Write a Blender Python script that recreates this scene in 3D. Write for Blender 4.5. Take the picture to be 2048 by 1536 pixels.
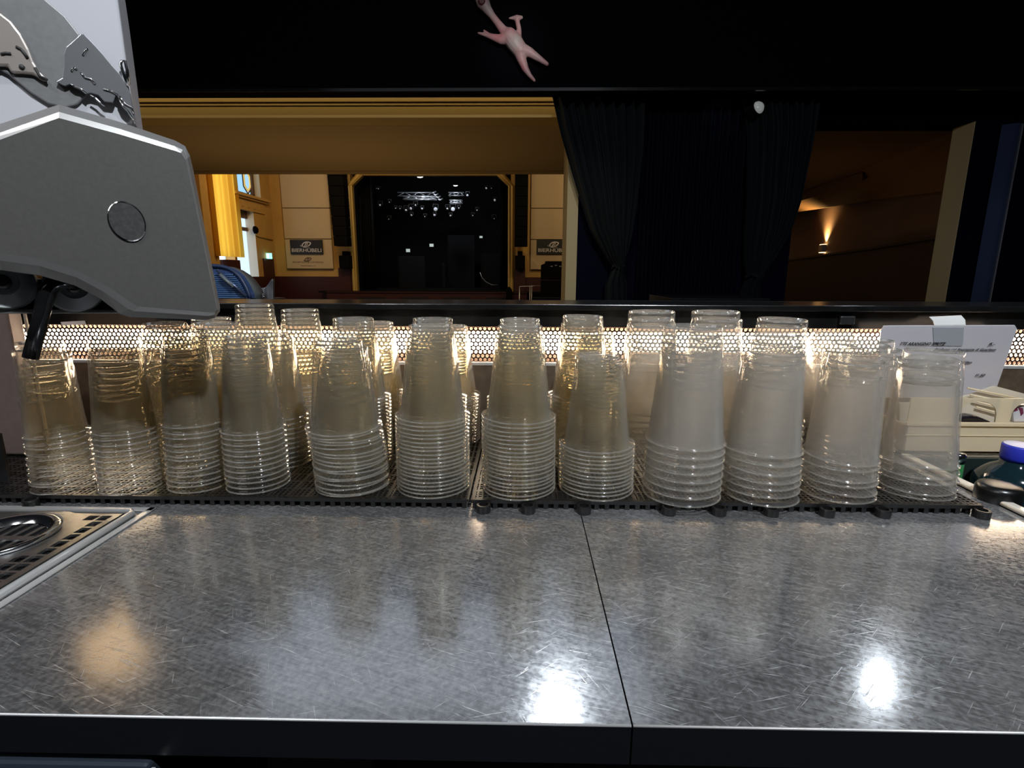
import bpy, bmesh, math, random
from mathutils import Vector, Matrix
R = math.radians
random.seed(7)
S = bpy.context.scene
for o in list(bpy.data.objects):
    bpy.data.objects.remove(o, do_unlink=True)
COL = S.collection

# ------------------------------------------------------------------ camera
EYE = 1.202            # height of the lens above the bar floor; the worktop is at 0.92
TOP = 0.92
FPX = 1055.0           # focal length in pixels of the 2048x1536 frame
PITCH = math.atan((768 - 547) / FPX)
YAW = math.atan(19 / FPX)
ROLL = 0.0035
fw = Vector((-math.sin(YAW) * math.cos(PITCH), math.cos(YAW) * math.cos(PITCH), -math.sin(PITCH)))
rt0 = Vector((math.cos(YAW), math.sin(YAW), 0)); up0 = rt0.cross(fw)
rt = rt0 * math.cos(ROLL) + up0 * math.sin(ROLL)
up = up0 * math.cos(ROLL) - rt0 * math.sin(ROLL)
cd = bpy.data.cameras.new('camera'); cam = bpy.data.objects.new('camera', cd); COL.objects.link(cam)
cd.sensor_width = 36; cd.lens = 36 * FPX / 2048; cd.clip_start = 0.02; cd.clip_end = 200
m = Matrix((rt, up, -fw)).transposed().to_4x4(); m.translation = (0, 0, EYE)
cam.matrix_world = m
S.camera = cam

# ------------------------------------------------------------------ view, world
vs = S.view_settings
vs.view_transform = 'Standard'; vs.look = 'None'; vs.gamma = 1; vs.use_curve_mapping = False
vs.exposure = 0.0
S.cycles.max_bounces = 6; S.cycles.transparent_max_bounces = 160
S.cycles.use_adaptive_sampling = True; S.cycles.adaptive_threshold = 0.05
S.cycles.diffuse_bounces = 2; S.cycles.glossy_bounces = 3; S.cycles.transmission_bounces = 4
S.cycles.caustics_reflective = False; S.cycles.caustics_refractive = False
S.cycles.sample_clamp_indirect = 4
W = bpy.data.worlds.new('world'); S.world = W; W.use_nodes = True
W.node_tree.nodes['Background'].inputs[0].default_value = (0.55, 0.6, 0.75, 1)
W.node_tree.nodes['Background'].inputs[1].default_value = 0.012

# ------------------------------------------------------------------ lights
def area(name, loc, target, size, power, col, shape='DISK', size_y=None, spread=180):
    l = bpy.data.lights.new(name, 'AREA'); l.shape = shape; l.size = size
    if size_y: l.size_y = size_y
    l.energy = power; l.color = col; l.spread = R(spread)
    o = bpy.data.objects.new(name, l); COL.objects.link(o); o.location = loc
    o.rotation_euler = (Vector(target) - Vector(loc)).to_track_quat('-Z', 'Y').to_euler()
    return o
def spot(name, loc, target, power, col, angle=60, blend=.6, radius=.03):
    l = bpy.data.lights.new(name, 'SPOT'); l.energy = power; l.color = col
    l.spot_size = R(angle); l.spot_blend = blend; l.shadow_soft_size = radius
    o = bpy.data.objects.new(name, l); COL.objects.link(o); o.location = loc
    o.rotation_euler = (Vector(target) - Vector(loc)).to_track_quat('-Z', 'Y').to_euler()
    return o
# ceiling downlights over the bar (cool white); they mirror in the worktop
area('bar_downlight', (0.16, 1.93, 2.50), (0.05, 0.35, TOP), 0.08, 2.2, (0.84, 0.92, 1.0))
area('bar_downlight', (1.67, 2.15, 2.50), (0.5, 0.4, TOP), 0.07, .9, (0.84, 0.92, 1.0))
area('bar_downlight', (-2.05, 2.32, 2.50), (-0.35, 0.45, TOP), 0.30, .42, (1.0, 0.66, 0.34))
area('service_downlight', (0.62, -0.45, 2.55), (0.1, 0.6, 1.0), 0.055, 42, (0.88, 0.94, 1.0))
area('service_downlight', (-0.75, -0.50, 2.55), (-0.4, 0.6, 1.0), 0.08, 8, (0.95, 0.96, 1.0))
# bluish ceiling panel that the steel mirrors, then a neutral fill added for the dispenser
area('panel_or_fill', (-0.42, 2.40, 2.56), (-0.42, 2.40, TOP), 2.1, 3.4, (0.76, 0.85, 1.0), 'RECTANGLE', 0.9)
area('panel_or_fill', (-1.7, -0.9, 2.4), (-0.4, 0.5, 1.2), 1.5, 6.5, (1.0, 0.98, 0.96), 'RECTANGLE', 0.8)
# added unseen fills for beam, soffit, pier with curtains, and blue hood
area('beam_fill', (-1.6, 3.86, 2.50), (-1.6, 4.0, 2.30), 4.2, 2.5, (1.0, 0.80, 0.42), 'RECTANGLE', 0.05)
area('soffit_fill', (-1.8, 5.0, 0.35), (-1.8, 5.0, 2.3), 2.5, 9, (1.0, 0.72, 0.36), 'RECTANGLE', 1.0)
spot('pier_fill', (0.1, 2.0, 2.45), (0.42, 4.0, 1.45), 22, (1.0, 0.93, 0.78), 30, .9, .06)
spot('hood_fill', (-1.6, 0.9, 2.5), (-0.8, 1.6, 1.15), 9, (0.62, 0.78, 1.0), 40, .8, .1)
# great hall: warm pendants high up, out of sight behind the soffit
area('hall_ceiling_light', (-5.5, 15.0, 5.2), (-7, 19.5, 1.0), 1.6, 92, (1.0, 0.71, 0.36))
area('hall_ceiling_light', (2.0, 15.5, 5.2), (1.5, 20, 1.5), 1.6, 58, (1.0, 0.74, 0.40))
area('hall_ceiling_light', (-2.5, 11.0, 5.2), (-3, 19, 1.0), 2.0, 50, (1.0, 0.78, 0.48))

# ------------------------------------------------------------------ pixel ray -> point on a plane (all things keep real distances)
def ray(px, py):
    return fw + rt * ((px - 1024) / FPX) - up * ((py - 768) / FPX)
CAM = Vector((0, 0, EYE))
def P(px, py, Y):
    d = ray(px, py); return CAM + d * (Y / d.y)
def PX(px, py, X):
    d = ray(px, py); return CAM + d * (X / d.x)
def PZ(px, py, Z):
    d = ray(px, py); return CAM + d * ((Z - EYE) / d.z)
def PP(px, py, A, n):
    d = ray(px, py); return CAM + d * ((A - CAM).dot(n) / d.dot(n))

# ------------------------------------------------------------------ materials
def newmat(name):
    m = bpy.data.materials.new(name); m.use_nodes = True
    return m, m.node_tree.nodes, m.node_tree.links
def pbr(name, col, rough=.5, metal=0.0, spec=.5, noise=0.0, nscale=20, bump=0.0, emit=None, estr=0, coat=0, sheen=0, stretch=None, col2=None):
    m, N, L = newmat(name); b = N['Principled BSDF']
    b.inputs['Base Color'].default_value = (*col, 1); b.inputs['Roughness'].default_value = rough
    b.inputs['Metallic'].default_value = metal; b.inputs['Specular IOR Level'].default_value = spec
    b.inputs['Coat Weight'].default_value = coat; b.inputs['Sheen Weight'].default_value = sheen
    if emit: b.inputs['Emission Color'].default_value = (*emit, 1); b.inputs['Emission Strength'].default_value = estr
    if noise or bump or col2:
        tc = N.new('ShaderNodeTexCoord'); mp = N.new('ShaderNodeMapping'); nt = N.new('ShaderNodeTexNoise')
        L.new(tc.outputs['Object'], mp.inputs[0]); L.new(mp.outputs[0], nt.inputs['Vector'])
        mp.inputs['Scale'].default_value = stretch or (1, 1, 1)
        nt.inputs['Scale'].default_value = nscale; nt.inputs['Detail'].default_value = 5
        if noise or col2:
            r = N.new('ShaderNodeValToRGB'); L.new(nt.outputs['Fac'], r.inputs[0])
            c2 = col2 or tuple(min(1, c * (1 + noise)) for c in col)
            c1 = col if col2 else tuple(c * (1 - noise) for c in col)
            r.color_ramp.elements[0].color = (*c1, 1); r.color_ramp.elements[1].color = (*c2, 1)
            r.color_ramp.elements[0].position = .35; r.color_ramp.elements[1].position = .65
            L.new(r.outputs[0], b.inputs['Base Color'])
        if bump:
            bp = N.new('ShaderNodeBump'); bp.inputs['Strength'].default_value = bump; bp.inputs['Distance'].default_value = .002
            L.new(nt.outputs['Fac'], bp.inputs['Height']); L.new(bp.outputs[0], b.inputs['Normal'])
    return m
def emis(name, col, s):
    m, N, L = newmat(name); N.remove(N['Principled BSDF'])
    e = N.new('ShaderNodeEmission'); e.inputs[0].default_value = (*col, 1); e.inputs[1].default_value = s
    L.new(e.outputs[0], N['Material Output'].inputs[0]); return m
def thin_plastic(name, tint, haze, f0, rough, hazecol=(1, .96, .88)):
    """clear thermoformed sheet: passes light straight, scatters a little, mirrors more at grazing angles"""
    m, N, L = newmat(name); N.remove(N['Principled BSDF'])
    t = N.new('ShaderNodeBsdfTransparent'); t.inputs[0].default_value = (*tint, 1)
    tr = N.new('ShaderNodeBsdfTranslucent'); tr.inputs[0].default_value = (*hazecol, 1)
    df = N.new('ShaderNodeBsdfDiffuse'); df.inputs[0].default_value = (*hazecol, 1)
    g = N.new('ShaderNodeBsdfGlossy'); g.inputs['Roughness'].default_value = rough
    mx0 = N.new('ShaderNodeMixShader'); mx0.inputs[0].default_value = .45
    L.new(tr.outputs[0], mx0.inputs[1]); L.new(df.outputs[0], mx0.inputs[2])
    lw = N.new('ShaderNodeLayerWeight'); lw.inputs[0].default_value = .5
    pw = N.new('ShaderNodeMath'); pw.operation = 'POWER'; pw.inputs[1].default_value = 4
    L.new(lw.outputs['Facing'], pw.inputs[0])
    hz = N.new('ShaderNodeMath'); hz.operation = 'MULTIPLY_ADD'; hz.inputs[1].default_value = .30; hz.inputs[2].default_value = haze
    L.new(pw.outputs[0], hz.inputs[0])
    mx1 = N.new('ShaderNodeMixShader'); L.new(hz.outputs[0], mx1.inputs[0]); L.new(t.outputs[0], mx1.inputs[1]); L.new(mx0.outputs[0], mx1.inputs[2])
    fr = N.new('ShaderNodeMath'); fr.operation = 'MULTIPLY_ADD'; fr.inputs[1].default_value = .7; fr.inputs[2].default_value = f0
    L.new(pw.outputs[0], fr.inputs[0])
    mx2 = N.new('ShaderNodeMixShader'); L.new(fr.outputs[0], mx2.inputs[0]); L.new(mx1.outputs[0], mx2.inputs[1]); L.new(g.outputs[0], mx2.inputs[2])
    L.new(mx2.outputs[0], N['Material Output'].inputs[0]); return m
def scratched_steel(name):
    m, N, L = newmat(name); b = N['Principled BSDF']
    b.inputs['Metallic'].default_value = 1
    tc = N.new('ShaderNodeTexCoord')
    def nz(scale, ang, sc, det=4):
        mp = N.new('ShaderNodeMapping'); mp.inputs['Scale'].default_value = scale
        m0 = N.new('ShaderNodeMapping'); m0.inputs['Rotation'].default_value = (0, 0, R(ang))
        n = N.new('ShaderNodeTexNoise'); n.inputs['Scale'].default_value = sc; n.inputs['Detail'].default_value = det
        L.new(tc.outputs['Object'], m0.inputs[0]); L.new(m0.outputs[0], mp.inputs[0]); L.new(mp.outputs[0], n.inputs['Vector']); return n.outputs['Fac']
    def ramp(f, a, bb, va=0.0, vb=1.0):
        r = N.new('ShaderNodeMapRange'); r.inputs['From Min'].default_value = a; r.inputs['From Max'].default_value = bb
        r.inputs['To Min'].default_value = va; r.inputs['To Max'].default_value = vb
        L.new(f, r.inputs['Value']); return r.outputs[0]
    def mth(op, a, c):
        q = N.new('ShaderNodeMath'); q.operation = op
        for i, v in enumerate((a, c)):
            if isinstance(v, (int, float)): q.inputs[i].default_value = v
            else: L.new(v, q.inputs[i])
        return q.outputs[0]
    # hairline scratches in several directions, broken up by a second coarse noise
    sc = None
    for ang, sy, off in ((24, 60, .0), (-14, 70, .005), (-40, 60, .02), (12, 90, .005), (62, 60, .03)):
        f = ramp(nz((2.0, sy, 1), ang, 14 + abs(ang) * .05, 3), .66 + off, .74 + off)
        sc = f if sc is None else mth('MAXIMUM', sc, f)
    fine = nz((1, 1, 1), 0, 240, 3)
    blot = nz((1, 1, 1), 0, 14, 6)
    brush = nz((3, 55, 1), 20, 9, 3)
    wear = mth('ADD', mth('MULTIPLY', fine, .5), mth('ADD', mth('MULTIPLY', blot, .35), mth('MULTIPLY', brush, .35)))
    L.new(mth('ADD', ramp(wear, .40, .80, .09, .19), mth('MULTIPLY', sc, .10)), b.inputs['Roughness'])
    rp = N.new('ShaderNodeMix'); rp.data_type = 'RGBA'
    rp.inputs['A'].default_value = (.27, .27, .275, 1); rp.inputs['B'].default_value = (.63, .63, .635, 1)
    L.new(ramp(wear, .40, .80), rp.inputs['Factor'])
    r2 = N.new('ShaderNodeMix'); r2.data_type = 'RGBA'; r2.inputs['B'].default_value = (.92, .92, .91, 1)
    L.new(rp.outputs['Result'], r2.inputs['A']); L.new(mth('MULTIPLY', sc, .75), r2.inputs['Factor'])
    L.new(r2.outputs['Result'], b.inputs['Base Color'])
    # worn top layer: a broad rough lobe plus the dull scattering of thousands of scratches
    b2 = N.new('ShaderNodeBsdfGlossy'); b2.inputs['Roughness'].default_value = .62; L.new(r2.outputs['Result'], b2.inputs[0])
    df = N.new('ShaderNodeBsdfDiffuse'); L.new(r2.outputs['Result'], df.inputs[0])
    x1 = N.new('ShaderNodeMixShader'); x1.inputs[0].default_value = .35; L.new(b2.outputs[0], x1.inputs[1]); L.new(df.outputs[0], x1.inputs[2])
    x2 = N.new('ShaderNodeMixShader'); L.new(mth('ADD', mth('MULTIPLY', sc, .22), ramp(wear, .40, .80, .21, .35)), x2.inputs[0]); L.new(b.outputs[0], x2.inputs[1]); L.new(x1.outputs[0], x2.inputs[2])
    L.new(x2.outputs[0], N['Material Output'].inputs[0])
    bp = N.new('ShaderNodeBump'); bp.inputs['Strength'].default_value = .05; bp.inputs['Distance'].default_value = .0004
    L.new(mth('ADD', mth('MULTIPLY', fine, .5), sc), bp.inputs['Height']); L.new(bp.outputs[0], b.inputs['Normal'])
    return m

M = {}
M['steel'] = scratched_steel('scratched_steel')
M['steel_edge'] = pbr('worn_edge_steel', (.80, .80, .80), .35, .7)
M['dark_steel'] = pbr('dark_front_steel', (.007, .0075, .0095), .45, .1, spec=.3, bump=.1, nscale=60)
M['chrome'] = pbr('chrome', (.75, .75, .76), .12, 1)
M['satin'] = pbr('satin_steel', (.52, .52, .52), .3, 1, noise=.1, nscale=80)
M['black'] = pbr('black_plastic', (.012, .012, .013), .38, bump=.1, nscale=300)
M['rubber'] = pbr('black_mat_rubber', (.007, .0066, .0066), .35, spec=.5)
M['lacquer'] = pbr('black_lacquer', (.006, .006, .006), .22, spec=.5, noise=.3, nscale=30)
M['bronze'] = pbr('bronze_back_panel', (.16, .12, .085), .42, .6, noise=.15, nscale=60)
M['perf'] = pbr('perforated_sheet', (.06, .035, .03), .35, .5)
M['recess'] = pbr('light_recess_paint', (.35, .26, .2), .6)
M['led'] = emis('warm_led', (1.0, .80, .58), 46)
M['white_tape'] = pbr('white_label_tape', (.85, .80, .78), .5)
M['cupS'] = thin_plastic('small_cup_plastic', (.995, .988, .968), .015, .030, .05)
M['cupM'] = thin_plastic('medium_cup_plastic', (.996, .990, .972), .013, .022, .05)
M['cupL'] = thin_plastic('large_cup_plastic', (.991, .987, .977), .068, .035, .08, (1, .97, .93))
M['rimS'] = thin_plastic('cup_rim_plastic', (.93, .92, .88), .24, .24, .06)
M['grey'] = pbr('grey_painted_metal', (.072, .070, .064), .42, .0, noise=.05, nscale=250, bump=.05)
M['greylip'] = pbr('light_metal_trim', (.30, .295, .288), .36, .6)
M['cap_silver'] = pbr('silver_tap_cap', (.82, .86, .88), .35, .1)
M['badge'] = pbr('dark_badge', (.03, .03, .028), .6, noise=.3, nscale=300)
M['tower'] = pbr('white_tower_enamel', (.47, .47, .50), .35)
M['emblem'] = pbr('grey_emblem_metal', (.20, .20, .20), .38, .35, noise=.05, nscale=200)
M['bull'] = pbr('chromed_relief', (.22, .225, .235), .28, .55)
M['bullb'] = pbr('brownish_relief', (.36, .32, .29), .35, .5)
M['column'] = pbr('taupe_column', (.34, .26, .235), .4, .1, noise=.05, nscale=120)
M['fascia'] = pbr('near_black_paint', (.0010, .0012, .0022), .9, spec=.06)
M['navy'] = pbr('navy_glitter_wall', (.0012, .0015, .0095), .8, spec=.08, noise=.5, nscale=160)
M['bluestrip'] = pbr('blue_velvet', (.010, .022, .07), .8, sheen=.3)
M['curtain'] = pbr('dark_teal_curtain', (.0026, .0056, .0080), .75, sheen=.03, spec=.18)
M['drape'] = pbr('navy_drape', (.0010, .0014, .006), .8, spec=.1)
M['beam'] = pbr('ochre_beam_paint', (.46, .30, .10), .7)
M['soffit'] = pbr('tan_soffit_paint', (.40, .27, .13), .8)
M['ochre'] = pbr('ochre_wall_paint', (.55, .33, .10), .7, noise=.05, nscale=2)
M['cream'] = pbr('cream_acoustic_panel', (.58, .44, .27), .75)
M['pier'] = pbr('sand_pier_paint', (.52, .41, .215), .7)
M['gold'] = pbr('gilded_moulding', (.58, .40, .12), .4, .15)
M['red'] = pbr('oxblood_wainscot', (.045, .008, .010), .5)
M['redd'] = pbr('dark_vent', (.008, .003, .004), .6)
M['stage'] = pbr('stage_black', (.0018, .0018, .0024), .8, spec=.2)
M['flat'] = pbr('grey_stage_flat', (.0065, .0072, .0095), .9, spec=.15)
M['truss'] = pbr('truss_aluminium', (.55, .57, .62), .3, .7)
M['dullm'] = pbr('dull_dark_metal', (.05, .055, .065), .4, .6)
M['lens'] = pbr('glint_lens', (.50, .53, .60), .2, emit=(.8, .88, 1), estr=.04)  # pale colour and slight glow stand in for glints
M['lampon'] = emis('lit_work_lamp', (1, .97, .92), 6)
M['spk'] = pbr('speaker_black', (.0020, .0020, .0024), .8, spec=.1)
M['sign'] = pbr('sign_black', (.008, .008, .010), .5)
M['signw'] = pbr('sign_white', (.62, .60, .62), .5)
M['ink'] = pbr('printed_brown', (.10, .06, .04), .7)
M['sky'] = emis('daylight_sky', (.40, .72, 1.0), 1.0)
M['skyw'] = emis('daylight_white', (.62, .80, 1.0), 1.3)
M['lead'] = pbr('leaded_bars', (.10, .07, .04), .6)
M['amber'] = pbr('amber_glass', (.75, .55, .15), .4, emit=(1, .7, .2), estr=.5)
M['reveal'] = pbr('window_reveal_paint', (.75, .68, .55), .6)
M['wood'] = pbr('brown_wood', (.12, .06, .025), .5)
M['exit'] = emis('exit_sign_glow', (.25, 1.0, .72), 2.2)
M['exitw'] = emis('exit_pictogram', (.9, 1, .95), 2.6)
M['pink'] = pbr('pink_rubber_skin', (.52, .20, .21), .5, nscale=7, col2=(.47, .40, .37))
M['mouth'] = pbr('dark_mouth', (.10, .02, .02), .5)
M['lampw'] = pbr('pearl_lamp_glass', (.62, .64, .62), .25, emit=(.9, .95, .9), estr=.12, noise=.15, nscale=60)
M['brown'] = pbr('brown_room_paint', (.20, .11, .05), .7)
M['brownw'] = pbr('mauve_brown_wall', (.16, .10, .075), .7)
M['wains'] = pbr('dark_wainscot', (.010, .004, .003), .6)
M['sconce'] = emis('sconce_glow', (1, .68, .25), 9)
M['blue'] = pbr('steel_blue_panel', (.035, .075, .20), .5)
M['slat'] = pbr('steel_blue_slats', (.10, .20, .42), .4, .2)
M['bluel'] = pbr('pale_blue_cover', (.20, .22, .22), .45, .3)
M['card'] = pbr('white_price_card', (.72, .70, .76), .3, coat=.4)
M['cardclip'] = pbr('grey_pocket', (.45, .47, .52), .35)
M['type'] = pbr('black_print', (.03, .028, .035), .6)
def translucent(name, col, k=.5):
    m, N, L = newmat(name); b = N['Principled BSDF']; b.inputs['Base Color'].default_value = (*col, 1); b.inputs['Roughness'].default_value = .35
    t = N.new('ShaderNodeBsdfTranslucent'); t.inputs[0].default_value = (*col, 1)
    x = N.new('ShaderNodeMixShader'); x.inputs[0].default_value = k
    L.new(b.outputs[0], x.inputs[1]); L.new(t.outputs[0], x.inputs[2]); L.new(x.outputs[0], N['Material Output'].inputs[0]); return m
M['caddy'] = translucent('translucent_beige_plastic', (.92, .80, .58))
M['caddyw'] = translucent('pale_ribbed_plastic', (.85, .78, .66))
M['teal'] = pbr('teal_glass', (.006, .018, .023), .08, spec=.8)
M['green'] = pbr('green_glass', (.03, .16, .05), .1, spec=.8)
M['bluecap'] = pbr('blue_cap_plastic', (.02, .03, .42), .4)
M['captop'] = pbr('pale_cap_top', (.75, .68, .78), .5)
M['sink'] = pbr('dark_sink_steel', (.05, .075, .07), .3, .7)
M['pouch'] = pbr('black_foil', (.012, .010, .012), .18)
M['packet'] = pbr('white_foil_packet', (.75, .72, .74), .25, .3)
M['packetp'] = pbr('maroon_print', (.14, .02, .05), .5)
def fabric_yellow():
    m, N, L = newmat('golden_curtain'); N.remove(N['Principled BSDF'])
    d = N.new('ShaderNodeBsdfDiffuse'); d.inputs[0].default_value = (.62, .36, .05, 1)
    t = N.new('ShaderNodeBsdfTranslucent'); t.inputs[0].default_value = (.95, .55, .06, 1)
    x = N.new('ShaderNodeMixShader'); x.inputs[0].default_value = .6
    L.new(d.outputs[0], x.inputs[1]); L.new(t.outputs[0], x.inputs[2]); L.new(x.outputs[0], N['Material Output'].inputs[0]); return m
M['yellow'] = fabric_yellow()

# ------------------------------------------------------------------ object helpers
ORG = {}
def tag(o, label=None, cat=None, group=None, kind=None):
    if label: o['label'] = label
    if cat: o['category'] = cat
    if group: o['group'] = group
    if kind: o['kind'] = kind
    return o
def empty(name, loc, label=None, cat=None, group=None):
    o = bpy.data.objects.new(name, None); COL.objects.link(o); o.location = loc; o.empty_display_size = .05
    ORG[o.name] = Vector(loc); return tag(o, label, cat, group)
class MB:
    """collects shapes given in world coordinates and links them as one mesh object"""
    def __init__(s): s.v = []; s.f = []; s.mi = []; s.cur = 0
    def add(s, vs, fs):
        n = len(s.v); s.v += [Vector(v) for v in vs]
        for f in fs: s.f.append([i + n for i in f]); s.mi.append(s.cur)
        return s
    def box(s, a, b):
        x0, y0, z0 = a; x1, y1, z1 = b
        return s.add([(x0, y0, z0), (x1, y0, z0), (x1, y1, z0), (x0, y1, z0), (x0, y0, z1), (x1, y0, z1), (x1, y1, z1), (x0, y1, z1)],
                     [(0, 3, 2, 1), (4, 5, 6, 7), (0, 1, 5, 4), (1, 2, 6, 5), (2, 3, 7, 6), (3, 0, 4, 7)])
    def hexa(s, q, d):
        """solid from a quad/polygon q extruded by vector d"""
        n = len(q); d = Vector(d); q = [Vector(p) for p in q]
        return s.add(q + [p + d for p in q], [tuple(range(n)), tuple(range(2 * n - 1, n - 1, -1))] + [(i, i + n, (i + 1) % n + n, (i + 1) % n) for i in range(n)])
    def tube(s, pts, r, seg=10, caps=True):
        pts = [Vector(p) for p in pts]; rs = r if isinstance(r, (list, tuple)) else [r] * len(pts)
        rings = []; prev = None
        for i, p in enumerate(pts):
            t = (pts[min(i + 1, len(pts) - 1)] - pts[max(i - 1, 0)]).normalized()
            a = prev if prev is not None else (Vector((0, 0, 1)) if abs(t.z) < .9 else Vector((1, 0, 0)))
            a = (a - t * a.dot(t)).normalized(); prev = a; b = t.cross(a)
            rings.append([p + (a * math.cos(2 * math.pi * k / seg) + b * math.sin(2 * math.pi * k / seg)) * rs[i] for k in range(seg)])
        vs = [v for g in rings for v in g]
        fs = [(i * seg + k, i * seg + (k + 1) % seg, (i + 1) * seg + (k + 1) % seg, (i + 1) * seg + k) for i in range(len(pts) - 1) for k in range(seg)]
        if caps: fs += [tuple(range(seg - 1, -1, -1)), tuple(range((len(pts) - 1) * seg, len(pts) * seg))]
        return s.add(vs, fs)
    def lathe(s, prof, base=(0, 0, 0), axis=(0, 0, 1), seg=32, capt=True, capb=True):
        ax = Vector(axis).normalized(); a = Vector((1, 0, 0)) if abs(ax.x) < .9 else Vector((0, 0, 1))
        a = (a - ax * a.dot(ax)).normalized(); b = ax.cross(a); base = Vector(base)
        vs = [base + ax * z + (a * math.cos(2 * math.pi * k / seg) + b * math.sin(2 * math.pi * k / seg)) * r for r, z in prof for k in range(seg)]
        n = len(prof)
        fs = [(i * seg + k, i * seg + (k + 1) % seg, (i + 1) * seg + (k + 1) % seg, (i + 1) * seg + k) for i in range(n - 1) for k in range(seg)]
        if capb: fs.append(tuple(range(seg - 1, -1, -1)))
        if capt: fs.append(tuple(range((n - 1) * seg, n * seg)))
        return s.add(vs, fs)
    def grid(s, fn, nu, nv):
        vs = [fn(i / nu, j / nv) for j in range(nv + 1) for i in range(nu + 1)]
        return s.add(vs, [(j * (nu + 1) + i, j * (nu + 1) + i + 1, (j + 1) * (nu + 1) + i + 1, (j + 1) * (nu + 1) + i) for j in range(nv) for i in range(nu)])
    def build(s, name, mats, parent=None, smooth=False, bevel=0, solid=0, sub=0, recalc=True):
        mats = mats if isinstance(mats, (list, tuple)) else [mats]
        if parent is not None: org = ORG[parent.name]
        else:
            xs = [v.x for v in s.v]; ys = [v.y for v in s.v]; zs = [v.z for v in s.v]
            org = Vector(((min(xs) + max(xs)) / 2, (min(ys) + max(ys)) / 2, min(zs)))
        me = bpy.data.meshes.new(name); me.from_pydata([v - org for v in s.v], [], s.f)
        for mm in mats: me.materials.append(mm)
        for p, k in zip(me.polygons, s.mi): p.material_index = k; p.use_smooth = smooth
        if recalc:
            bm = bmesh.new(); bm.from_mesh(me); bmesh.ops.recalc_face_normals(bm, faces=bm.faces); bm.to_mesh(me); bm.free()
        me.update()
        o = bpy.data.objects.new(name, me); COL.objects.link(o)
        if parent is not None: o.parent = parent
        else: o.location = org
        ORG[o.name] = org
        if bevel:
            b = o.modifiers.new('bevel', 'BEVEL'); b.width = bevel; b.segments = 2; b.limit_method = 'ANGLE'
        if solid:
            b = o.modifiers.new('solid', 'SOLIDIFY'); b.thickness = solid; b.offset = 0
        if sub:
            b = o.modifiers.new('sub', 'SUBSURF'); b.levels = sub; b.render_levels = sub
        return o
def lettering(name, txt, origin, xdir, zdir, height, mat, parent, align='CENTER', bold=0.0, width=None, shear=0):
    """raised print on a surface: origin, reading direction, up direction, capital height"""
    c = bpy.data.curves.new(name, 'FONT'); c.body = txt; c.size = 1; c.align_x = align; c.offset = bold; c.extrude = .004; c.shear = shear
    t = bpy.data.objects.new(name + '_tmp', c); COL.objects.link(t)
    me = bpy.data.meshes.new_from_object(t); bpy.data.objects.remove(t, do_unlink=True)
    me.materials.clear(); me.materials.append(mat)
    x = Vector(xdir).normalized(); z = Vector(zdir).normalized(); y = z.cross(x)
    k = height / .70
    w = max(v.co.x for v in me.vertices) - min(v.co.x for v in me.vertices)
    kx = width / w if width else k
    org = ORG[parent.name]
    for v in me.vertices:
        v.co = Vector(origin) + x * v.co.x * kx + z * v.co.y * k - y * v.co.z * k * .5 - org
    o = bpy.data.objects.new(name, me); COL.objects.link(o); o.parent = parent; ORG[o.name] = org
    return o
def struct(o, label=None):
    o['kind'] = 'structure'
    if label: o['label'] = label
    return o
def qd(pts, Y): return [P(x, y, Y) for x, y in pts]
def wallpoly(name, mat, pts, Y, depth, **k):
    return MB().hexa(qd(pts, Y), (0, depth, 0)).build(name, mat, **k)

# ================================================================== SETTING
# near bar floor and ceiling, hall floor
struct(MB().box((-6, -1.5, -.05), (6, 4.0, 0)).build('floor', M['fascia']))
struct(MB().box((-10, 4.0, -.65), (8, 24, -.6)).build('floor', M['red']))
# wall_bar: the dark fascia over the bar and the wall with two wide openings behind it
zf = P(1024, 179, 3.6).z
struct(MB().box((-5, 3.60, zf), (5.5, 3.75, 3.6)).build('wall_front', M['fascia']))
struct(MB().box((-5, 3.585, zf - .012), (5.5, 3.60, zf + .006)).build('trim_1', M['lacquer']))
# second wall plane at 4 m: pier, navy stretch, right stretch, lintels
a = P(1131, 400, 4.0).x; b = P(1152, 560, 4.0).x; c = P(1571, 575, 4.0).x
zb = P(700, 236, 4.0).z; zt = P(700, 184, 3.98).z
jx0 = P(1880, 606, 4.0).x; jx1 = P(1941, 243, 4.0).x
struct(MB().box((b, 4.0, 0), (c, 4.25, 3.4)).build('wall_middle', M['navy']))
zo = P(1700, 243, 4.0).z
struct(MB().box((c, 4.0, zo), (5.5, 4.25, 3.4)).build('wall_middle', M['fascia']))
struct(MB().box((P(1920, 430, 4.0).x, 3.995, 0), (5.5, 4.19, zo)).build('wall_right', M['navy']))
struct(MB().box((P(1131, 590, 4.0).x - .004, 3.99, 0), (b, 4.4, zb)).build('trim_2', M['pier']))
struct(MB().box((P(1920, 430, 4.0).x - .006, 4.0, 0), (P(1920, 430, 4.0).x, 4.19, zo)).build('trim_3', M['pier']))
# ochre beam over the hall opening, with two fillets and the soffit behind it
bm_ = MB().box((-5, 4.0, zb), (b, 4.2, zt + .3))
z1 = P(700, 205, 4.0).z
bm_.box((-5, 3.985, z1), (b, 4.0, zt + .3)); bm_.box((-5, 3.993, z1 - .022), (b, 4.0, z1 - .008))
struct(bm_.build('trim_4', M['beam'], bevel=.004))
struct(MB().box((-5, 4.2, zb), (b + .1, 5.95, zb + .12)).build('ceiling', M['soffit']))
struct(MB().box((-5, 5.95, zb - .01), (b + .1, 6.1, zb + .5)).build('trim_5', M['soffit']))
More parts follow.
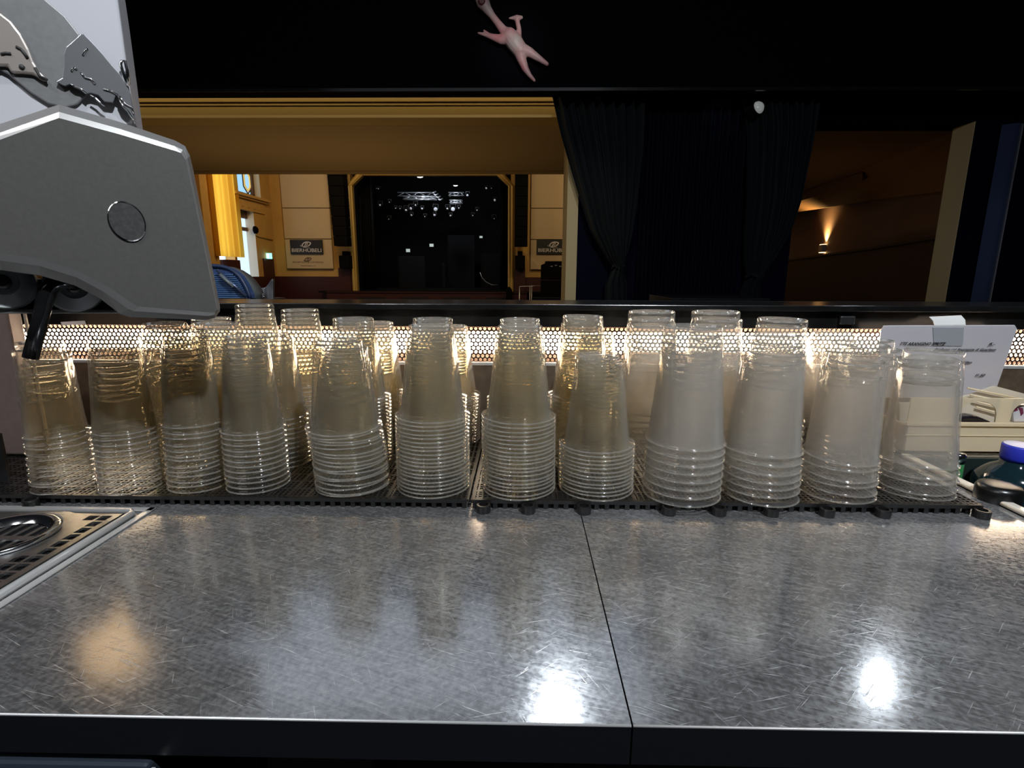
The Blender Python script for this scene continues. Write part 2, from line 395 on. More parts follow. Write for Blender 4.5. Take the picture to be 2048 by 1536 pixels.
# ---- great hall
YB = 20.0
XL = P(546, 450, YB).x
pl, pr, ptp = P(713, 500, YB).x, P(1016, 500, YB).x, P(860, 352, YB).z
zst = P(860, 583, YB - .6).z
wz = P(640, 553, YB).z
struct(MB().box((XL - .3, YB, wz), (pl - .1, YB + .4, 6)).build('wall_back', M['ochre']))
struct(MB().box((pr + .1, YB, wz), (6.5, YB + .4, 6)).build('wall_back', M['ochre']))
struct(MB().box((pl - .1, YB, ptp + .1), (pr + .1, YB + .4, 6)).build('wall_back', M['ochre']))
struct(MB().box((XL - .3, YB - .06, -.6), (pl - .1, YB + .4, wz)).build('baseboard_back', M['red']))
struct(MB().box((pr + .1, YB - .06, -.6), (6.5, YB + .4, wz)).build('baseboard_back', M['red']))
struct(MB().box((6.3, 5, -.6), (6.5, YB, 6)).build('wall_right', M['ochre']))
struct(MB().box((XL - .5, 4.4, 6), (6.5, YB + 1, 6.1)).build('ceiling', M['cream']))
# left wall with two window recesses
yA = PX(463, 360, XL).y; yB2 = PX(519, 360, XL).y
zu0 = PX(509, 392, XL).z; zl1 = PX(500, 421, XL).z
yC = PX(512, 480, XL).y; yD = PX(474, 480, XL).y
w = MB()
w.box((XL - .4, 4.4, -.6), (XL, yA - 1.6, 6)); w.box((XL - .4, yB2, -.6), (XL, YB, 6))
w.box((XL - .4, yA - .15, zl1), (XL, yB2, zu0)); w.box((XL - .4, yC, -.6), (XL, yB2, zl1))
w.box((XL - .4, yA - 1.6, 5.0), (XL, yB2, 6)); w.box((XL - .4, yA - .25, -.6), (XL, yA - .12, 5.0)); w.box((XL - .4, yA - 1.6, -.6), (XL, yA - .25, .8))
struct(w.build('wall_left', M['ochre']))
bl = MB().box((XL, 4.4, -.6), (XL + .05, PX(527, 540, XL).y, wz)); bl.box((XL, PX(548, 540, XL).y, -.6), (XL + .05, YB, wz))
struct(bl.build('baseboard_left', M['red']))
# sill cornice under the upper window
sl = MB(); yS = PX(531, 407, XL).y
sl.box((XL, yA - .2, zu0 - .14), (XL + .22, yS, zu0 - .06)); sl.box((XL, yA - .2, zu0 - .20), (XL + .14, yS - .1, zu0 - .14))
sl.box((XL, yA - .2, zu0 - .55), (XL + .05, yS - .2, zu0 - .20))
for i in range(5): sl.box((XL + .05, yA + i * .38, zu0 - .45), (XL + .08, yA + .1 + i * .38, zu0 - .28))
struct(sl.build('trim_6', M['ochre'], bevel=.01))
# upper stained-glass window
w1 = MB().box((XL - .32, yA - .1, zu0), (XL - .30, yB2 + .02, 5.0)).build('window_1', M['sky']); struct(w1)
wf = MB(); dx = XL - .30
ym = (yA * .72 + yB2 * .28); 
wf.box((dx, yA - .15, zu0), (dx + .08, yA, 5.0)); wf.box((dx, ym - .08, zu0), (dx + .1, ym + .08, 5.0)); wf.box((dx, yB2 - .14, zu0), (dx + .1, yB2, 5.0))
wf.box((dx, yA, zu0), (dx + .1, yB2, zu0 + .07))
wf.build('window_frame', M['wood'], w1)
ld = MB(); yc = PX(494, 362, XL - .28).y; zc = PX(494, 362, XL - .28).z
hx = [(yc + .30 * math.sin(k * math.pi / 3), zc + .42 * math.cos(k * math.pi / 3)) for k in range(6)]
for k in range(6):
    p, q = hx[k], hx[(k + 1) % 6]; ld.tube([(dx + .01, *p), (dx + .01, *q)], .022, 6)
for (p, q) in (((yc, zc + .42), (yc, 5.0)), ((yc, zc - .42), (yc, zu0)), ((yc + .28, zc - .2), (yc + .55, zc - .25)), ((yc - .28, zc + .2), (yc - .6, zc + .25)), ((yA, zc + .1), (ym, zc + .15)), ((yA + .2, zu0), (yA + .25, 5.0))):
    ld.tube([(dx + .01, *p), (dx + .01, *q)], .014, 6)
ld.build('leading', M['lead'], w1)
am = MB(); am.tube([(dx + .012, yc + .22 * math.sin(k * math.pi / 3), zc + .32 * math.cos(k * math.pi / 3)) for k in range(7)], .035, 6)
am.build('amber_glass', M['amber'], w1)
struct(MB().box((XL - .4, yB2 - .01, zu0), (XL - .005, yB2 + .01, 5.0)).build('trim_7', M['reveal']))
# lower tall window
w2 = MB().box((XL - .33, yD - .3, -.2), (XL - .31, yC, zl1)).build('window_2', M['skyw']); struct(w2)
yq = PX(500, 480, XL - .25).y
wf = MB(); wf.box((XL - .31, yq, -.2), (XL - .24, yC, zl1)); wf.box((XL - .31, yD - .3, zl1 - .25), (XL - .22, yC, zl1)); zt2 = PX(485, 455, XL - .25).z
wf.box((XL - .31, yD - .3, zt2 - .10), (XL - .24, yC, zt2 + .02))
wf.build('window_frame', M['wood'], w2)
struct(MB().box((XL - .4, yC - .01, -.2), (XL - .005, yC + .012, zl1)).build('trim_8', M['reveal']))
# window behind the golden curtain
w3 = MB().box((XL - .35, yA - 1.55, .8), (XL - .33, yA - .26, 5.0)).build('window_3', emis('bright_daylight', (.85, .92, 1), 2.6)); struct(w3)
# engaged pilaster near the curtain
struct(MB().box((XL, PX(400, 450, XL).y, -.6), (XL + .12, PX(424, 450, XL).y, 6)).build('trim_9', M['ochre']))
# red side door with the exit sign
d0, d1 = PX(528, 540, XL + .02).y, PX(548, 540, XL + .02).y
zd = PX(530, 517, XL).z
dr = MB().box((XL, d0, -.6), (XL + .05, d1, zd)).build('door_1', M['red'], bevel=.01); struct(dr)
MB().lathe([(.02, 0), (.02, .09)], (XL + .05, d0 + .15, .25), (1, 0, 0), 10).build('door_handle', M['gold'], dr)

# ------------------------------------------------------------------ right-hand room behind the second opening
A1, B1 = P(1545, 527, 13.0), P(1748, 500, 7.0); C1 = P(1925, 472, 5.0)
def vwall(name, p, q, z0, z1, mat, th=.15, off=0.0):
    d = Vector((q.x - p.x, q.y - p.y, 0)).normalized(); n = Vector((-d.y, d.x, 0))
    if n.dot(p) < 0: n = -n
    p2, q2 = Vector((p.x, p.y, 0)) - n * off, Vector((q.x, q.y, 0)) - n * off
    return MB().hexa([p2 + Vector((0, 0, z0)), q2 + Vector((0, 0, z0)), q2 + Vector((0, 0, z1)), p2 + Vector((0, 0, z1))], n * th).build(name, mat)
wzr = (A1.z + B1.z) / 2
struct(vwall('wall_side', A1, B1, wzr - .2, 4, M['brownw'])); struct(vwall('wall_side', B1, C1, wzr - .2, 4, M['brownw']))
wa = MB()
for p, q in ((A1, B1), (B1, C1)):
    d = Vector((q.x - p.x, q.y - p.y, 0)).normalized(); n = Vector((-d.y, d.x, 0)); n = n if n.dot(p) < 0 else -n
    z0 = -.6
    wa.hexa([Vector((p.x, p.y, z0)), Vector((q.x, q.y, z0)), Vector((q.x, q.y, q.z)), Vector((p.x, p.y, p.z))], n * .05)
    wa.hexa([Vector((p.x, p.y, p.z)), Vector((q.x, q.y, q.z)), Vector((q.x, q.y, q.z + .03)), Vector((p.x, p.y, p.z + .03))], n * .09)
struct(wa.build('baseboard_side', M['wains']))
g0, g1 = P(1560, 428, 12.4), P(1748, 396, 7.0); g2 = P(1925, 372, 5.0)
struct(MB().add([P(1500, 246, 4.25), P(1935, 246, 4.25), g2, g1, g0, P(1480, 440, 14)], [(0, 1, 2, 3, 4, 5)]).build('ceiling', M['brown'], solid=.05))
cr = MB().tube([g0 + Vector((-.1, -.1, .05)), g1 + Vector((-.12, -.1, .05))], .05, 8)
struct(cr.build('trim_10', M['brown'], smooth=True))
bb = MB().hexa([P(1560, 395, 9.5), P(1725, 345, 6.2), P(1725, 362, 6.2), P(1560, 415, 9.5)], (.25, .25, .1))
struct(bb.build('trim_11', M['brown']))
# sconce
nrm = (Vector((B1.y - A1.y, -(B1.x - A1.x), 0))).normalized()
nrm = nrm if nrm.dot(A1) < 0 else -nrm
sp = PP(1651, 497, A1, nrm) + nrm * .012
sc = empty('wall_sconce', sp, 'small grey up-and-down wall light glowing amber on the brown wall', 'wall light')
d = Vector((-nrm.y, nrm.x, 0))
MB().hexa([sp + d * .10 + Vector((0, 0, -.06)), sp - d * .10 + Vector((0, 0, -.06)), sp - d * .10 + Vector((0, 0, .06)), sp + d * .10 + Vector((0, 0, .06))], nrm * .07).build('housing', M['greylip'], sc, bevel=.008)
MB().hexa([sp + d * .08 + Vector((0, 0, .061)), sp - d * .08 + Vector((0, 0, .061)), sp - d * .08 + Vector((0, 0, .066)), sp + d * .08 + Vector((0, 0, .066))], nrm * .06).build('upper_glow', M['sconce'], sc)
MB().hexa([sp + d * .08 + Vector((0, 0, -.066)), sp - d * .08 + Vector((0, 0, -.066)), sp - d * .08 + Vector((0, 0, -.061)), sp + d * .08 + Vector((0, 0, -.061))], nrm * .06).build('lower_glow', M['sconce'], sc)
l0 = sp + nrm * .045
spot('sconce_up', l0 + Vector((0, 0, .08)), l0 - nrm * .02 + Vector((0, 0, 1)), 110, (1, .62, .22), 120, 1, .02)
spot('sconce_down', l0 - Vector((0, 0, .08)), l0 - nrm * .02 - Vector((0, 0, 1)), 70, (1, .66, .28), 120, 1, .02)
area('side_room_light', (2.9, 5.6, 0.4), (3.6, 7, 2.3), .6, 1.6, (1, .62, .28))

# ================================================================== STAGE AND HALL THINGS
# proscenium frame: gilded, chamfered upper corners
pf = MB()
def frame_loop(o):   # o = outward offset in metres
    zb_ = zst
    pts = [(pl - o, zb_), (pl - o, ptp - .35), (pl + .40 - o * .4, ptp + o), (pr - .40 + o * .4, ptp + o), (pr + o, ptp - .35), (pr + o, zb_)]
    return pts
loops = [(0.0, .10), (.0, -.12), (.05, -.16), (.10, -.10), (.16, -.12), (.22, -.05), (.26, .02)]
rings = [[Vector((x, YB + y, z)) for x, z in frame_loop(o)] for o, y in loops]
for r0, r1 in zip(rings, rings[1:]):
    for i in range(5): pf.add([r0[i], r0[i + 1], r1[i + 1], r1[i]], [(0, 1, 2, 3)])
struct(pf.build('trim_12', M['gold']))
# stage box
sb = MB(); y0, y1 = YB + .1, YB + 8
sb.box((pl - 1.2, y1, zst - .4), (pr + 1.2, y1 + .1, ptp + 1.5)); sb.box((pl - 1.3, y0, zst - .4), (pl - 1.2, y1, ptp + 1.5)); sb.box((pr + 1.2, y0, zst - .4), (pr + 1.3, y1, ptp + 1.5))
sb.box((pl - 1.3, y0, ptp + 1.5), (pr + 1.3, y1, ptp + 1.6))
struct(sb.build('wall_stage', M['stage']))
struct(MB().box((pl - 1.3, YB - .6, zst - .06), (pr + 1.3, y1, zst)).build('floor', M['stage']))
fr_ = MB().box((pl - 1.0, YB - .6, -.6), (pr + .7, YB - .1, zst - .06))
fr_.cur = 1
for i in range(4):
    x = pl + .15 + i * 1.55; fr_.box((x, YB - .61, zst - .62), (x + 1.0, YB - .6, zst - .2))
fr_.cur = 0; fr_.box((pl - 1.0, YB - .64, zst - .05), (pr + .7, YB - .6, zst - .01))
struct(fr_.build('wall_stage_front', [M['red'], M['redd']]))
# black side drapes (legs)
for x0, x1 in ((pl - .2, pl + .35), (pr - .3, pr + .2)):
    nm = 'left' if x0 < -3 else 'right'
    t = MB().grid(lambda u, v: Vector((x0 + (x1 - x0) * u, YB + 1.2 + .05 * math.sin(u * 40), zst + (ptp + .6 - zst) * v)), 40, 2).build('stage_curtain', M['stage'], solid=.01, smooth=True)
    tag(t, 'narrow black drape at the window side of the stage opening' if x0 < -3 else 'narrow black drape at the stage side by the tall black speaker stack', 'curtain')
# grey flats on stage
def flat(x0, y0, x1, y1, Y, lab):
    q = P(x0, y0, Y); r = P(x1, y1, Y)
    e = empty('stage_flat', ((q.x + r.x) / 2, Y, zst), lab, 'panel')
    MB().box((q.x, Y, zst), (r.x, Y + .05, q.z)).build('board', M['flat'], e, bevel=.01)
    MB().box((q.x, Y - .02, zst), (q.x + .05, Y, q.z)).build('edge_batten', M['stage'], e)
flat(796, 512, 851, 583, YB + 3, 'plain charcoal panel standing on the stage below the small pale notice')
flat(962, 506, 1000, 583, YB + 2.5, 'charcoal panel at the stage side with a cable draped over it')
flat(884, 525, 891, 583, YB + 4, 'thin grey upright panel in the middle of the dark stage')
flat(895, 470, 950, 583, YB + 5, 'wide near-black panel at the rear centre of the stage')
cab = MB(); pts = [P(x, y, YB + 2.4) for x, y in ((960, 545), (964, 555), (972, 564), (984, 570), (996, 570))]
tag(cab.tube(pts, .02, 6).build('cable', M['truss'], smooth=True), 'pale cable looping down across the charcoal stage panel', 'cable')
for (x, y, w_, h_, lab) in ((816, 501, 4, 3.2, 'small pale square notice above the plain charcoal stage panel'), (863, 490.5, 4, 3, 'small pale notice over the dark gap at stage centre'), (962, 474, 3, 2, 'tiny white notice high beside the stage-side panel')):
    e0 = P(x - w_, y - h_, YB + 2.9); e1 = P(x + w_, y + h_, YB + 2.9)
    tag(MB().box((e0.x, YB + 2.9, e1.z), (e1.x, YB + 2.93, e0.z)).build('notice', pbr('glowing_notice_paper', (.5, .58, .58), .5, emit=(.8, 1, 1), estr=.28)), lab, 'sign')  # faint glow put into the paper, no lamp in it
# truss rows: two chords with lacing
def truss(xa, xb, yc, Y, h, lab):
    p = P(xa, yc, Y); q = P(xb, yc, Y)
    e = empty('lighting_truss', ((p.x + q.x) / 2, Y, p.z), lab, 'truss')
    mb = MB()
    for dz in (-h, h):
        for dy in (0, .25): mb.tube([(p.x, Y + dy, p.z + dz), (q.x, Y + dy, p.z + dz)], .028, 8)
    mb.build('chords', M['truss'], e, smooth=True)
    mb = MB(); n = max(4, int((q.x - p.x) / .3))
    for i in range(n):
        x0 = p.x + (q.x - p.x) * i / n; x1 = p.x + (q.x - p.x) * (i + 1) / n
        s_ = h if i % 2 else -h
        mb.tube([(x0, Y, p.z + s_), (x1, Y, p.z - s_)], .014, 6)
    mb.build('lacing', M['truss'], e, smooth=True)
truss(795, 866, 388.5, YB + 3.5, .07, 'silver truss over the stage, the bright length on the window side')
truss(897, 928, 388, YB + 3.5, .06, 'short silver truss over the stage nearest the hanging speaker column')
truss(806, 872, 395.5, YB + 2.8, .05, 'lower silver truss with lamps clamped below it')
truss(899, 924, 403, YB + 2.8, .05, 'small lower truss on the far half of the stage rig')
mb = MB()
for k in range(7):
    x, y = 868 + k * 2.2, 386 + k * 2.4
    mb.tube([P(x - 3, y, YB + 3), P(x + 4, y + (2 if k % 2 else -3), YB + 3.1)], .03, 6)
tag(mb.build('cable_bundle', M['truss'], smooth=True), 'tangled pale cable bundle slung between the two stage truss lengths', 'cable')
# spotlights below the truss
fx = [(757, 377, 5), (779, 404, 6), (791, 416, 5), (800, 417, 5), (812, 420, 9), (822, 417, 9), (831, 410, 8), (823, 430, 6), (844, 417, 6), (850, 433, 6), (871, 418, 10), (869, 430, 6), (895, 417, 8), (906, 418, 10), (901, 431, 6), (918, 416, 6), (935, 390, 7), (946, 431, 6), (954, 420, 6), (988, 437, 8), (778, 438, 7), (760, 410, 8), (990, 400, 6), (973, 376, 5), (983, 376, 5), (753, 376, 4)]
fx.sort()
ords = ['first', 'second', 'third', 'fourth', 'fifth', 'sixth', 'seventh', 'eighth', 'ninth', 'tenth', 'eleventh', 'twelfth', 'thirteenth', 'fourteenth', 'fifteenth', 'sixteenth', 'seventeenth', 'eighteenth', 'nineteenth', 'twentieth', 'twenty-first', 'twenty-second', 'twenty-third', 'twenty-fourth', 'twenty-fifth', 'twenty-sixth']
for i, (x, y, s_) in enumerate(fx):
    Y = YB + 2.2; c0 = P(x, y, Y); r = s_ * .5 * Y / FPX
    e = empty('stage_spotlight', c0, 'small black stage spotlight under the rig, %s counting from the window side' % ords[i], 'stage light', 'spotlights in the stage rig')
    ax = Vector((random.uniform(-.5, .5), -1, random.uniform(-.8, -.2))).normalized()
    MB().lathe([(r * .5, -r * 1.6), (r * .95, -r * 1.2), (r, 0), (r * 1.05, 0.02)], c0, ax, 12).build('can', M['spk'], e, smooth=False)
    rl = r * random.choice((.35, .45, .6, .75)); MB().lathe([(.001, .035), (rl * .75, .03), (rl, .022)], c0, ax, 12, capt=False, capb=False).build('lens', M['lens'], e, smooth=True)
    MB().tube([c0 + Vector((-r, .05, 0)), c0 + Vector((-r, .05, r * 1.8)), c0 + Vector((r, .05, r * 1.8)), c0 + Vector((r, .05, 0))], .008, 6).build('yoke', M['dullm'], e)
for (x, y, r, lab) in ((840, 353, .12, 'lit round lamp at the top edge of the stage opening'), (911, 370, .09, 'lit round lamp among the dark stage rig')):
    c0 = P(x, y, YB + .5)
    e = empty('work_lamp', c0, lab, 'lamp')
    MB().lathe([(r * .5, .16), (r * 1.1, .02), (r * 1.12, 0)], c0, (0, -.3, 1), 20).build('shade', M['spk'], e, smooth=True)
    MB().lathe([(.001, -.05), (r * .7, -.03), (r, 0)], c0, (0, -.3, 1), 20, capt=False, capb=False).build('bulb', M['lampon'], e, smooth=True)
area('stage_light', P(840, 358, YB + 1), P(860, 410, YB + 3.5), .3, 40, (.85, .92, 1))
area('stage_light', P(905, 372, YB + 1.2), P(900, 410, YB + 3.5), .3, 25, (.85, .92, 1))
mb = MB(); mb.tube([P(720, 395, YB + .6), P(725, 575, YB + .6)], .02, 6); mb.tube([P(738, 505, YB + 1), P(741, 560, YB + 1)], .015, 6)
tag(mb.build('cable_drop', M['flat'], smooth=True), 'thin grey cables hanging inside the window-side edge of the stage opening', 'cable')

# acoustic panels and black signs
def leaf_emblem(mb, c0, s_, Y):
    """leaf-shaped ring with a slanted pair of strokes in it and a stalk tail"""
    def el(rx, rz, a, n=28):
        pts = []
        for k in range(n):
            t = 2 * math.pi * k / n; x = rx * math.cos(t); z = rz * math.sin(t)
            if x > 0: z *= (1 - .35 * (x / rx) ** 2); x *= 1.12
            pts.append((c0.x + x * math.cos(a) - z * math.sin(a), c0.z + x * math.sin(a) + z * math.cos(a)))
        return pts
    o_, i_ = el(s_, s_ * .58, .30), el(s_ * .74, s_ * .36, .30); n = len(o_)
    vs = [Vector((x, Y, z)) for x, z in o_] + [Vector((x, Y, z)) for x, z in i_]
    mb.add(vs, [(k, (k + 1) % n, n + (k + 1) % n, n + k) for k in range(n)])
    def bar(x0, z0, x1, z1, w0):
        d = Vector((x1 - x0, 0, z1 - z0)).normalized(); p = Vector((-d.z, 0, d.x)) * w0 * s_
        a_ = Vector((c0.x + x0 * s_, Y, c0.z + z0 * s_)); b_ = Vector((c0.x + x1 * s_, Y, c0.z + z1 * s_))
        mb.add([a_ - p, b_ - p, b_ + p, a_ + p], [(0, 1, 2, 3)])
    bar(-.35, -.38, .0, .32, .09); bar(-.05, -.45, .3, .22, .09); bar(-.1, .30, .38, .30, .06); bar(.1, .0, .42, .08, .06); bar(-.15, -.42, .35, -.30, .06)
    bar(-1.25, -.30, -.70, -.42, .08); bar(-1.25, -.15, -1.05, -.38, .07)
    return mb
def acoustic(px0, px1, sx0, sx1, labp, labs, label_small):
    Y = YB - .12
    q0 = P(px0, 340, Y); q1 = P(px1, 540, Y); zz = [P(600, y, Y).z for y in (538, 478, 416, 345, 300)]
    e = empty('acoustic_panel', ((q0.x + q1.x) / 2, Y, zz[0]), labp, 'wall panel')
    for i in range(4): MB().box((q0.x, Y, zz[i] + .012), (q1.x, YB - .003, zz[i + 1] - .012)).build('board', M['cream'], e, bevel=.012)
    s0 = P(sx0, 479.5, Y - .06); s1 = P(sx1, 508.5, Y - .06)
    sg = empty('name_sign', ((s0.x + s1.x) / 2, Y - .06, s1.z), labs, 'sign')
    MB().box((s0.x, Y - .06, s1.z), (s1.x, Y - .001, s0.z)).build('board', M['sign'], sg)
    lettering('lettering', 'BIERHÜBELI', ((s0.x + s1.x) / 2, Y - .065, s1.z + .08), (1, 0, 0), (0, 0, 1), .125, M['signw'], sg, bold=.012, width=(s1.x - s0.x) * .92)
    leaf_emblem(MB(), Vector(((s0.x + s1.x) / 2, 0, s0.z - .165)), .175, Y - .066).build('emblem', M['signw'], sg)
    if label_small:
        c0 = P((sx0 + sx1) / 2 + 3, 519, Y - .004)
        leaf_emblem(MB(), Vector((c0.x, 0, c0.z)), .13, Y - .006).build('printed_emblem', M['ink'], e)
        lettering('printed_line', 'RÉCEPTION & CATERING', (c0.x, Y - .006, P(615, 526, Y).z), (1, 0, 0), (0, 0, 1), .055, M['ink'], e, width=1.15)
        lettering('printed_line', 'BIERHÜBELI.CH', (c0.x, Y - .006, P(615, 532.5, Y).z), (1, 0, 0), (0, 0, 1), .035, M['ink'], e, width=.55)
acoustic(558, 667, 579.5, 646, 'cream acoustic panel on the hall wall between the windows and stage', 'black name sign on the cream panel beside the hall windows', True)
acoustic(1063, 1180, 1074, 1141, 'cream acoustic panel on the hall wall beside the sand-coloured pier', 'black name sign partly cut off by the sand-coloured pier', False)
# line arrays
def line_array(xt, xb, y0, y1, lab):
    Y = YB - .9; pt, qt = P(xt[0], y0, Y), P(xt[1], y0, Y); p, q = P(xb[0], y1, Y), P(xb[1], y1, Y)
    e = empty('speaker_array', ((p.x + q.x) / 2, Y, q.z), lab, 'loudspeaker', 'hanging speaker columns')
    n = 8
    for i in range(n):
        a0, a1 = (i + .02) / n, (i + .98) / n
        MB().hexa([p.lerp(pt, a0), q.lerp(qt, a0), q.lerp(qt, a1), p.lerp(pt, a1)], (0, .5, 0)).build('cabinet', M['spk'], e, bevel=.01)
    c = (pt + qt) / 2
    MB().tube([(c.x, Y + .2, c.z), (c.x, Y + .2, 6)], .02, 6).build('hanging_wire', M['spk'], e)
line_array((652, 684), (668, 695), 330, 492, 'tall black speaker column hanging on the window side of the stage')
line_array((1030, 1057), (1029, 1055), 330, 493, 'tall black speaker column hanging beside the pier-side sign')
for x0, x1, lab in ((677, 699, 'small black wall speaker beside the gilded stage frame, below the window-side column'), (1030, 1050, 'small black wall speaker below the pier-side hanging column')):
    Y = YB - .5; p = P(x0, 511, Y); q = P(x1, 537, Y)
    e = empty('wall_speaker', ((p.x + q.x) / 2, Y, q.z), lab, 'loudspeaker')
    MB().box((p.x, Y, q.z), (q.x, Y + .4, p.z)).build('cabinet', M['spk'], e, bevel=.02)
    MB().box(((p.x + q.x) / 2 - .09, Y + .1, p.z), ((p.x + q.x) / 2 + .09, Y + .5, p.z + .16)).build('bracket', M['spk'], e, bevel=.02)
# red pilaster pieces beside the frame under the speakers
for x0, x1 in ((676, 703), (1029, 1050)):
    p = P(x0, 536, YB - .15); q = P(x1, 590, YB - .15)
    struct(MB().box((p.x, YB - .15, -.6), (q.x, YB, p.z)).build('trim_13', M['red']))
# subwoofer stack next to the pier
Y = YB - 2.2; p = P(1083, 521, Y); q = P(1130, 606, Y)
e = empty('speaker_stack', ((p.x + q.x) / 2, Y, q.z), 'tall stack of black speaker cabinets on the hall floor beside the pier', 'loudspeaker')
n = 3; h = (p.z - q.z + .5) / n
for i in range(n):
    c_ = MB(); z0 = q.z - .5 + h * i
    c_.hexa([(p.x + .14, Y, z0), (q.x + .3, Y, z0), (q.x + .3, Y, z0 + h - .02), (p.x + .14, Y, z0 + h - .02)], (0, .6, 0))
    c_.hexa([(p.x, Y + .14, z0), (p.x + .14, Y, z0), (p.x + .14, Y, z0 + h - .02 - (.0 if i < 2 else .06)), (p.x, Y + .14, z0 + h - .02 - (.0 if i < 2 else .12))], (0, .4, 0))
    c_.build('cabinet', M['spk'], e)
    MB().box((p.x + .4, Y - .015, z0 + h * .28), (p.x + .75, Y, z0 + h * .31)).build('handle', M['flat'], e)
mb = MB()
for k in range(4): mb.box((p.x + .30 + k * .14, Y - .012, p.z - .20 + .03 * (k % 2)), (p.x + .37 + k * .14, Y, p.z - .17 + .03 * (k % 2)))
mb.build('badge_strip', M['truss'], e)
# stair rail in front of the wainscot
Y = YB - 1.2
mb = MB(); r0 = [P(x, y, Y) for x, y in ((1039, 573), (1082, 572))]
mb.tube(r0, .018, 6)
for x in (1039, 1060, 1063.5): b0 = P(x, 573, Y); mb.tube([b0, (b0.x, b0.y, -.598)], .018, 6)
tag(mb.build('stair_rail', M['truss'], smooth=True), 'thin metal handrail in front of the dark red wainscot by the speaker stack', 'handrail')
p = P(1012, 574, YB - 1); q = P(1024, 604, YB - 1)
mb = MB(); mb.hexa([(p.x, YB - 1, -.598), (q.x, YB - 1, -.598), (q.x, YB - 1, p.z - .1), (q.x - .08, YB - 1, p.z), (p.x + .06, YB - 1, p.z), (p.x, YB - 1, p.z - .08)], (0, .25, 0))
tag(mb.build('flight_case', M['spk'], bevel=.03), 'dark upright case standing at the corner of the stage front', 'case')
p = P(1064, 596, YB - 3); q = P(1130, 608, YB - 3)
tag(MB().box((p.x, YB - 3, q.z - .4), (q.x, YB - 2.3, p.z)).build('low_platform', M['flat'], bevel=.02), 'low grey platform in front of the black speaker stack', 'platform')
# exit sign
p = P(538, 512, 10); ex = PX(538.5, 512, XL + .10); ex.x = XL + .001
e = empty('exit_sign', ex, 'glowing green emergency exit sign above the dark red side door', 'sign')
MB().box((ex.x, ex.y - .02, ex.z - .10), (ex.x + .20, ex.y, ex.z + .10)).build('lightbox', M['exit'], e)
MB().box((ex.x + .03, ex.y - .024, ex.z - .08), (ex.x + .09, ex.y - .02, ex.z + .08)).build('pictogram', M['exitw'], e)
c0 = PX(509, 460, XL)
tag(MB().lathe([(.13, 0), (.13, .05), (.09, .10)], c0, (1, 0, 0), 20).build('wall_alarm', M['spk'], smooth=False), 'small dark round disc on the ochre wall beside the tall window', 'wall fitting')
tag(MB().tube([PX(511, 467, XL + .03), PX(516, 472.5, XL + .03), PX(545, 480, XL + .03)], .022, 6).build('wall_conduit', M['ochre'], smooth=True), 'thin conduit running from the round disc towards the hall corner', 'pipe')
# golden curtain
def ycur(u): return (yA - 1.62) + (1.58) * u
zc0 = PX(440, 512, XL + .2).z
e = empty('window_curtain', (XL + .2, yA - .8, zc0), 'golden yellow curtain glowing with daylight beside the stained-glass window', 'curtain')
MB().grid(lambda u, v: Vector((XL + .18 + .07 * math.sin(u * 26) + .03 * math.sin(u * 61), ycur(u), zc0 + (4.3 - zc0) * v)), 70, 4).build('cloth', M['yellow'], e, smooth=True)
tag(MB().box((XL + .001, PX(441, 520, XL + .1).y, -.598), (XL + .3, PX(468, 520, XL + .1).y, PX(441, 519, XL + .1).z)).build('radiator_cover', M['red'], bevel=.02), 'dark red box on the hall wall just below the golden curtain', 'box')

# ------------------------------------------------------------------ curtains of the bar wall
def interp(tab, t):
    for (t0, v0), (t1, v1) in zip(tab, tab[1:]):
        if t <= t1: return v0 + (v1 - v0) * (t - t0) / (t1 - t0)
    return tab[-1][1]
def tied_curtain(name, L_, R_, tie, foot, Y, ytop, label):
    e = empty(name, P((foot[0] + foot[1]) / 2, 606, Y), label, 'curtain')
    def surf(u, v):
        y = ytop + (tie - ytop) * v
        x = interp([(b_, a_) for a_, b_ in L_], y) * (1 - u) + interp([(b_, a_) for a_, b_ in R_], y) * u
        p = P(x, y, Y); k = 1 - .55 * v
        p.y += (.055 * math.sin(u * 2 * math.pi * 9 + .6 * math.sin(v * 3)) + .02 * math.sin(u * 2 * math.pi * 23)) * k - .10 * v * math.sin(math.pi * u)
        return p
    MB().grid(surf, 160, 26).build('drape', M['curtain'], e, smooth=True)
    def surf2(u, v):
        y = tie + (640 - tie) * v
        xl = interp(L_ and [(b_, a_) for a_, b_ in L_], tie); xr = interp([(b_, a_) for a_, b_ in R_], tie)
        k = min(1, v * 3)
        x = (xl * (1 - u) + xr * u) * (1 - k) + (foot[0] * (1 - u) + foot[1] * u) * k
        p = P(x, y, Y); p.y += .03 * math.sin(u * 2 * math.pi * 4) - .10 * math.sin(math.pi * u) * (1 - .4 * k)
        return p
    MB().grid(surf2, 60, 12).build('tail', M['curtain'], e, smooth=True)
    xl = interp([(b_, a_) for a_, b_ in L_], tie); xr = interp([(b_, a_) for a_, b_ in R_], tie)
    pa, pb = P(xl - 1, tie, Y - .01), P(xr + 1, tie, Y - .01); r = (pb.x - pa.x) / 2; cx = (pa.x + pb.x) / 2
    MB().tube([(cx + r * math.cos(t * math.pi / 10), Y - .03 - r * 1.6 * math.sin(t * math.pi / 10) , pa.z + .01 * math.sin(t)) for t in range(0, 21)], .012, 8).build('tie_band', M['curtain'], e, smooth=True)
tied_curtain('stage_curtain', [(1098, 160), (1103, 185), (1120, 260), (1140, 330), (1155, 380), (1180, 460), (1214, 520), (1226, 534)],
             [(1292, 160), (1290, 185), (1287, 300), (1276, 400), (1264, 470), (1252, 515), (1244, 534)], 534, (1210, 1254), 3.84, 165, 'dark blue-green curtain gathered with a tie beside the hall opening')
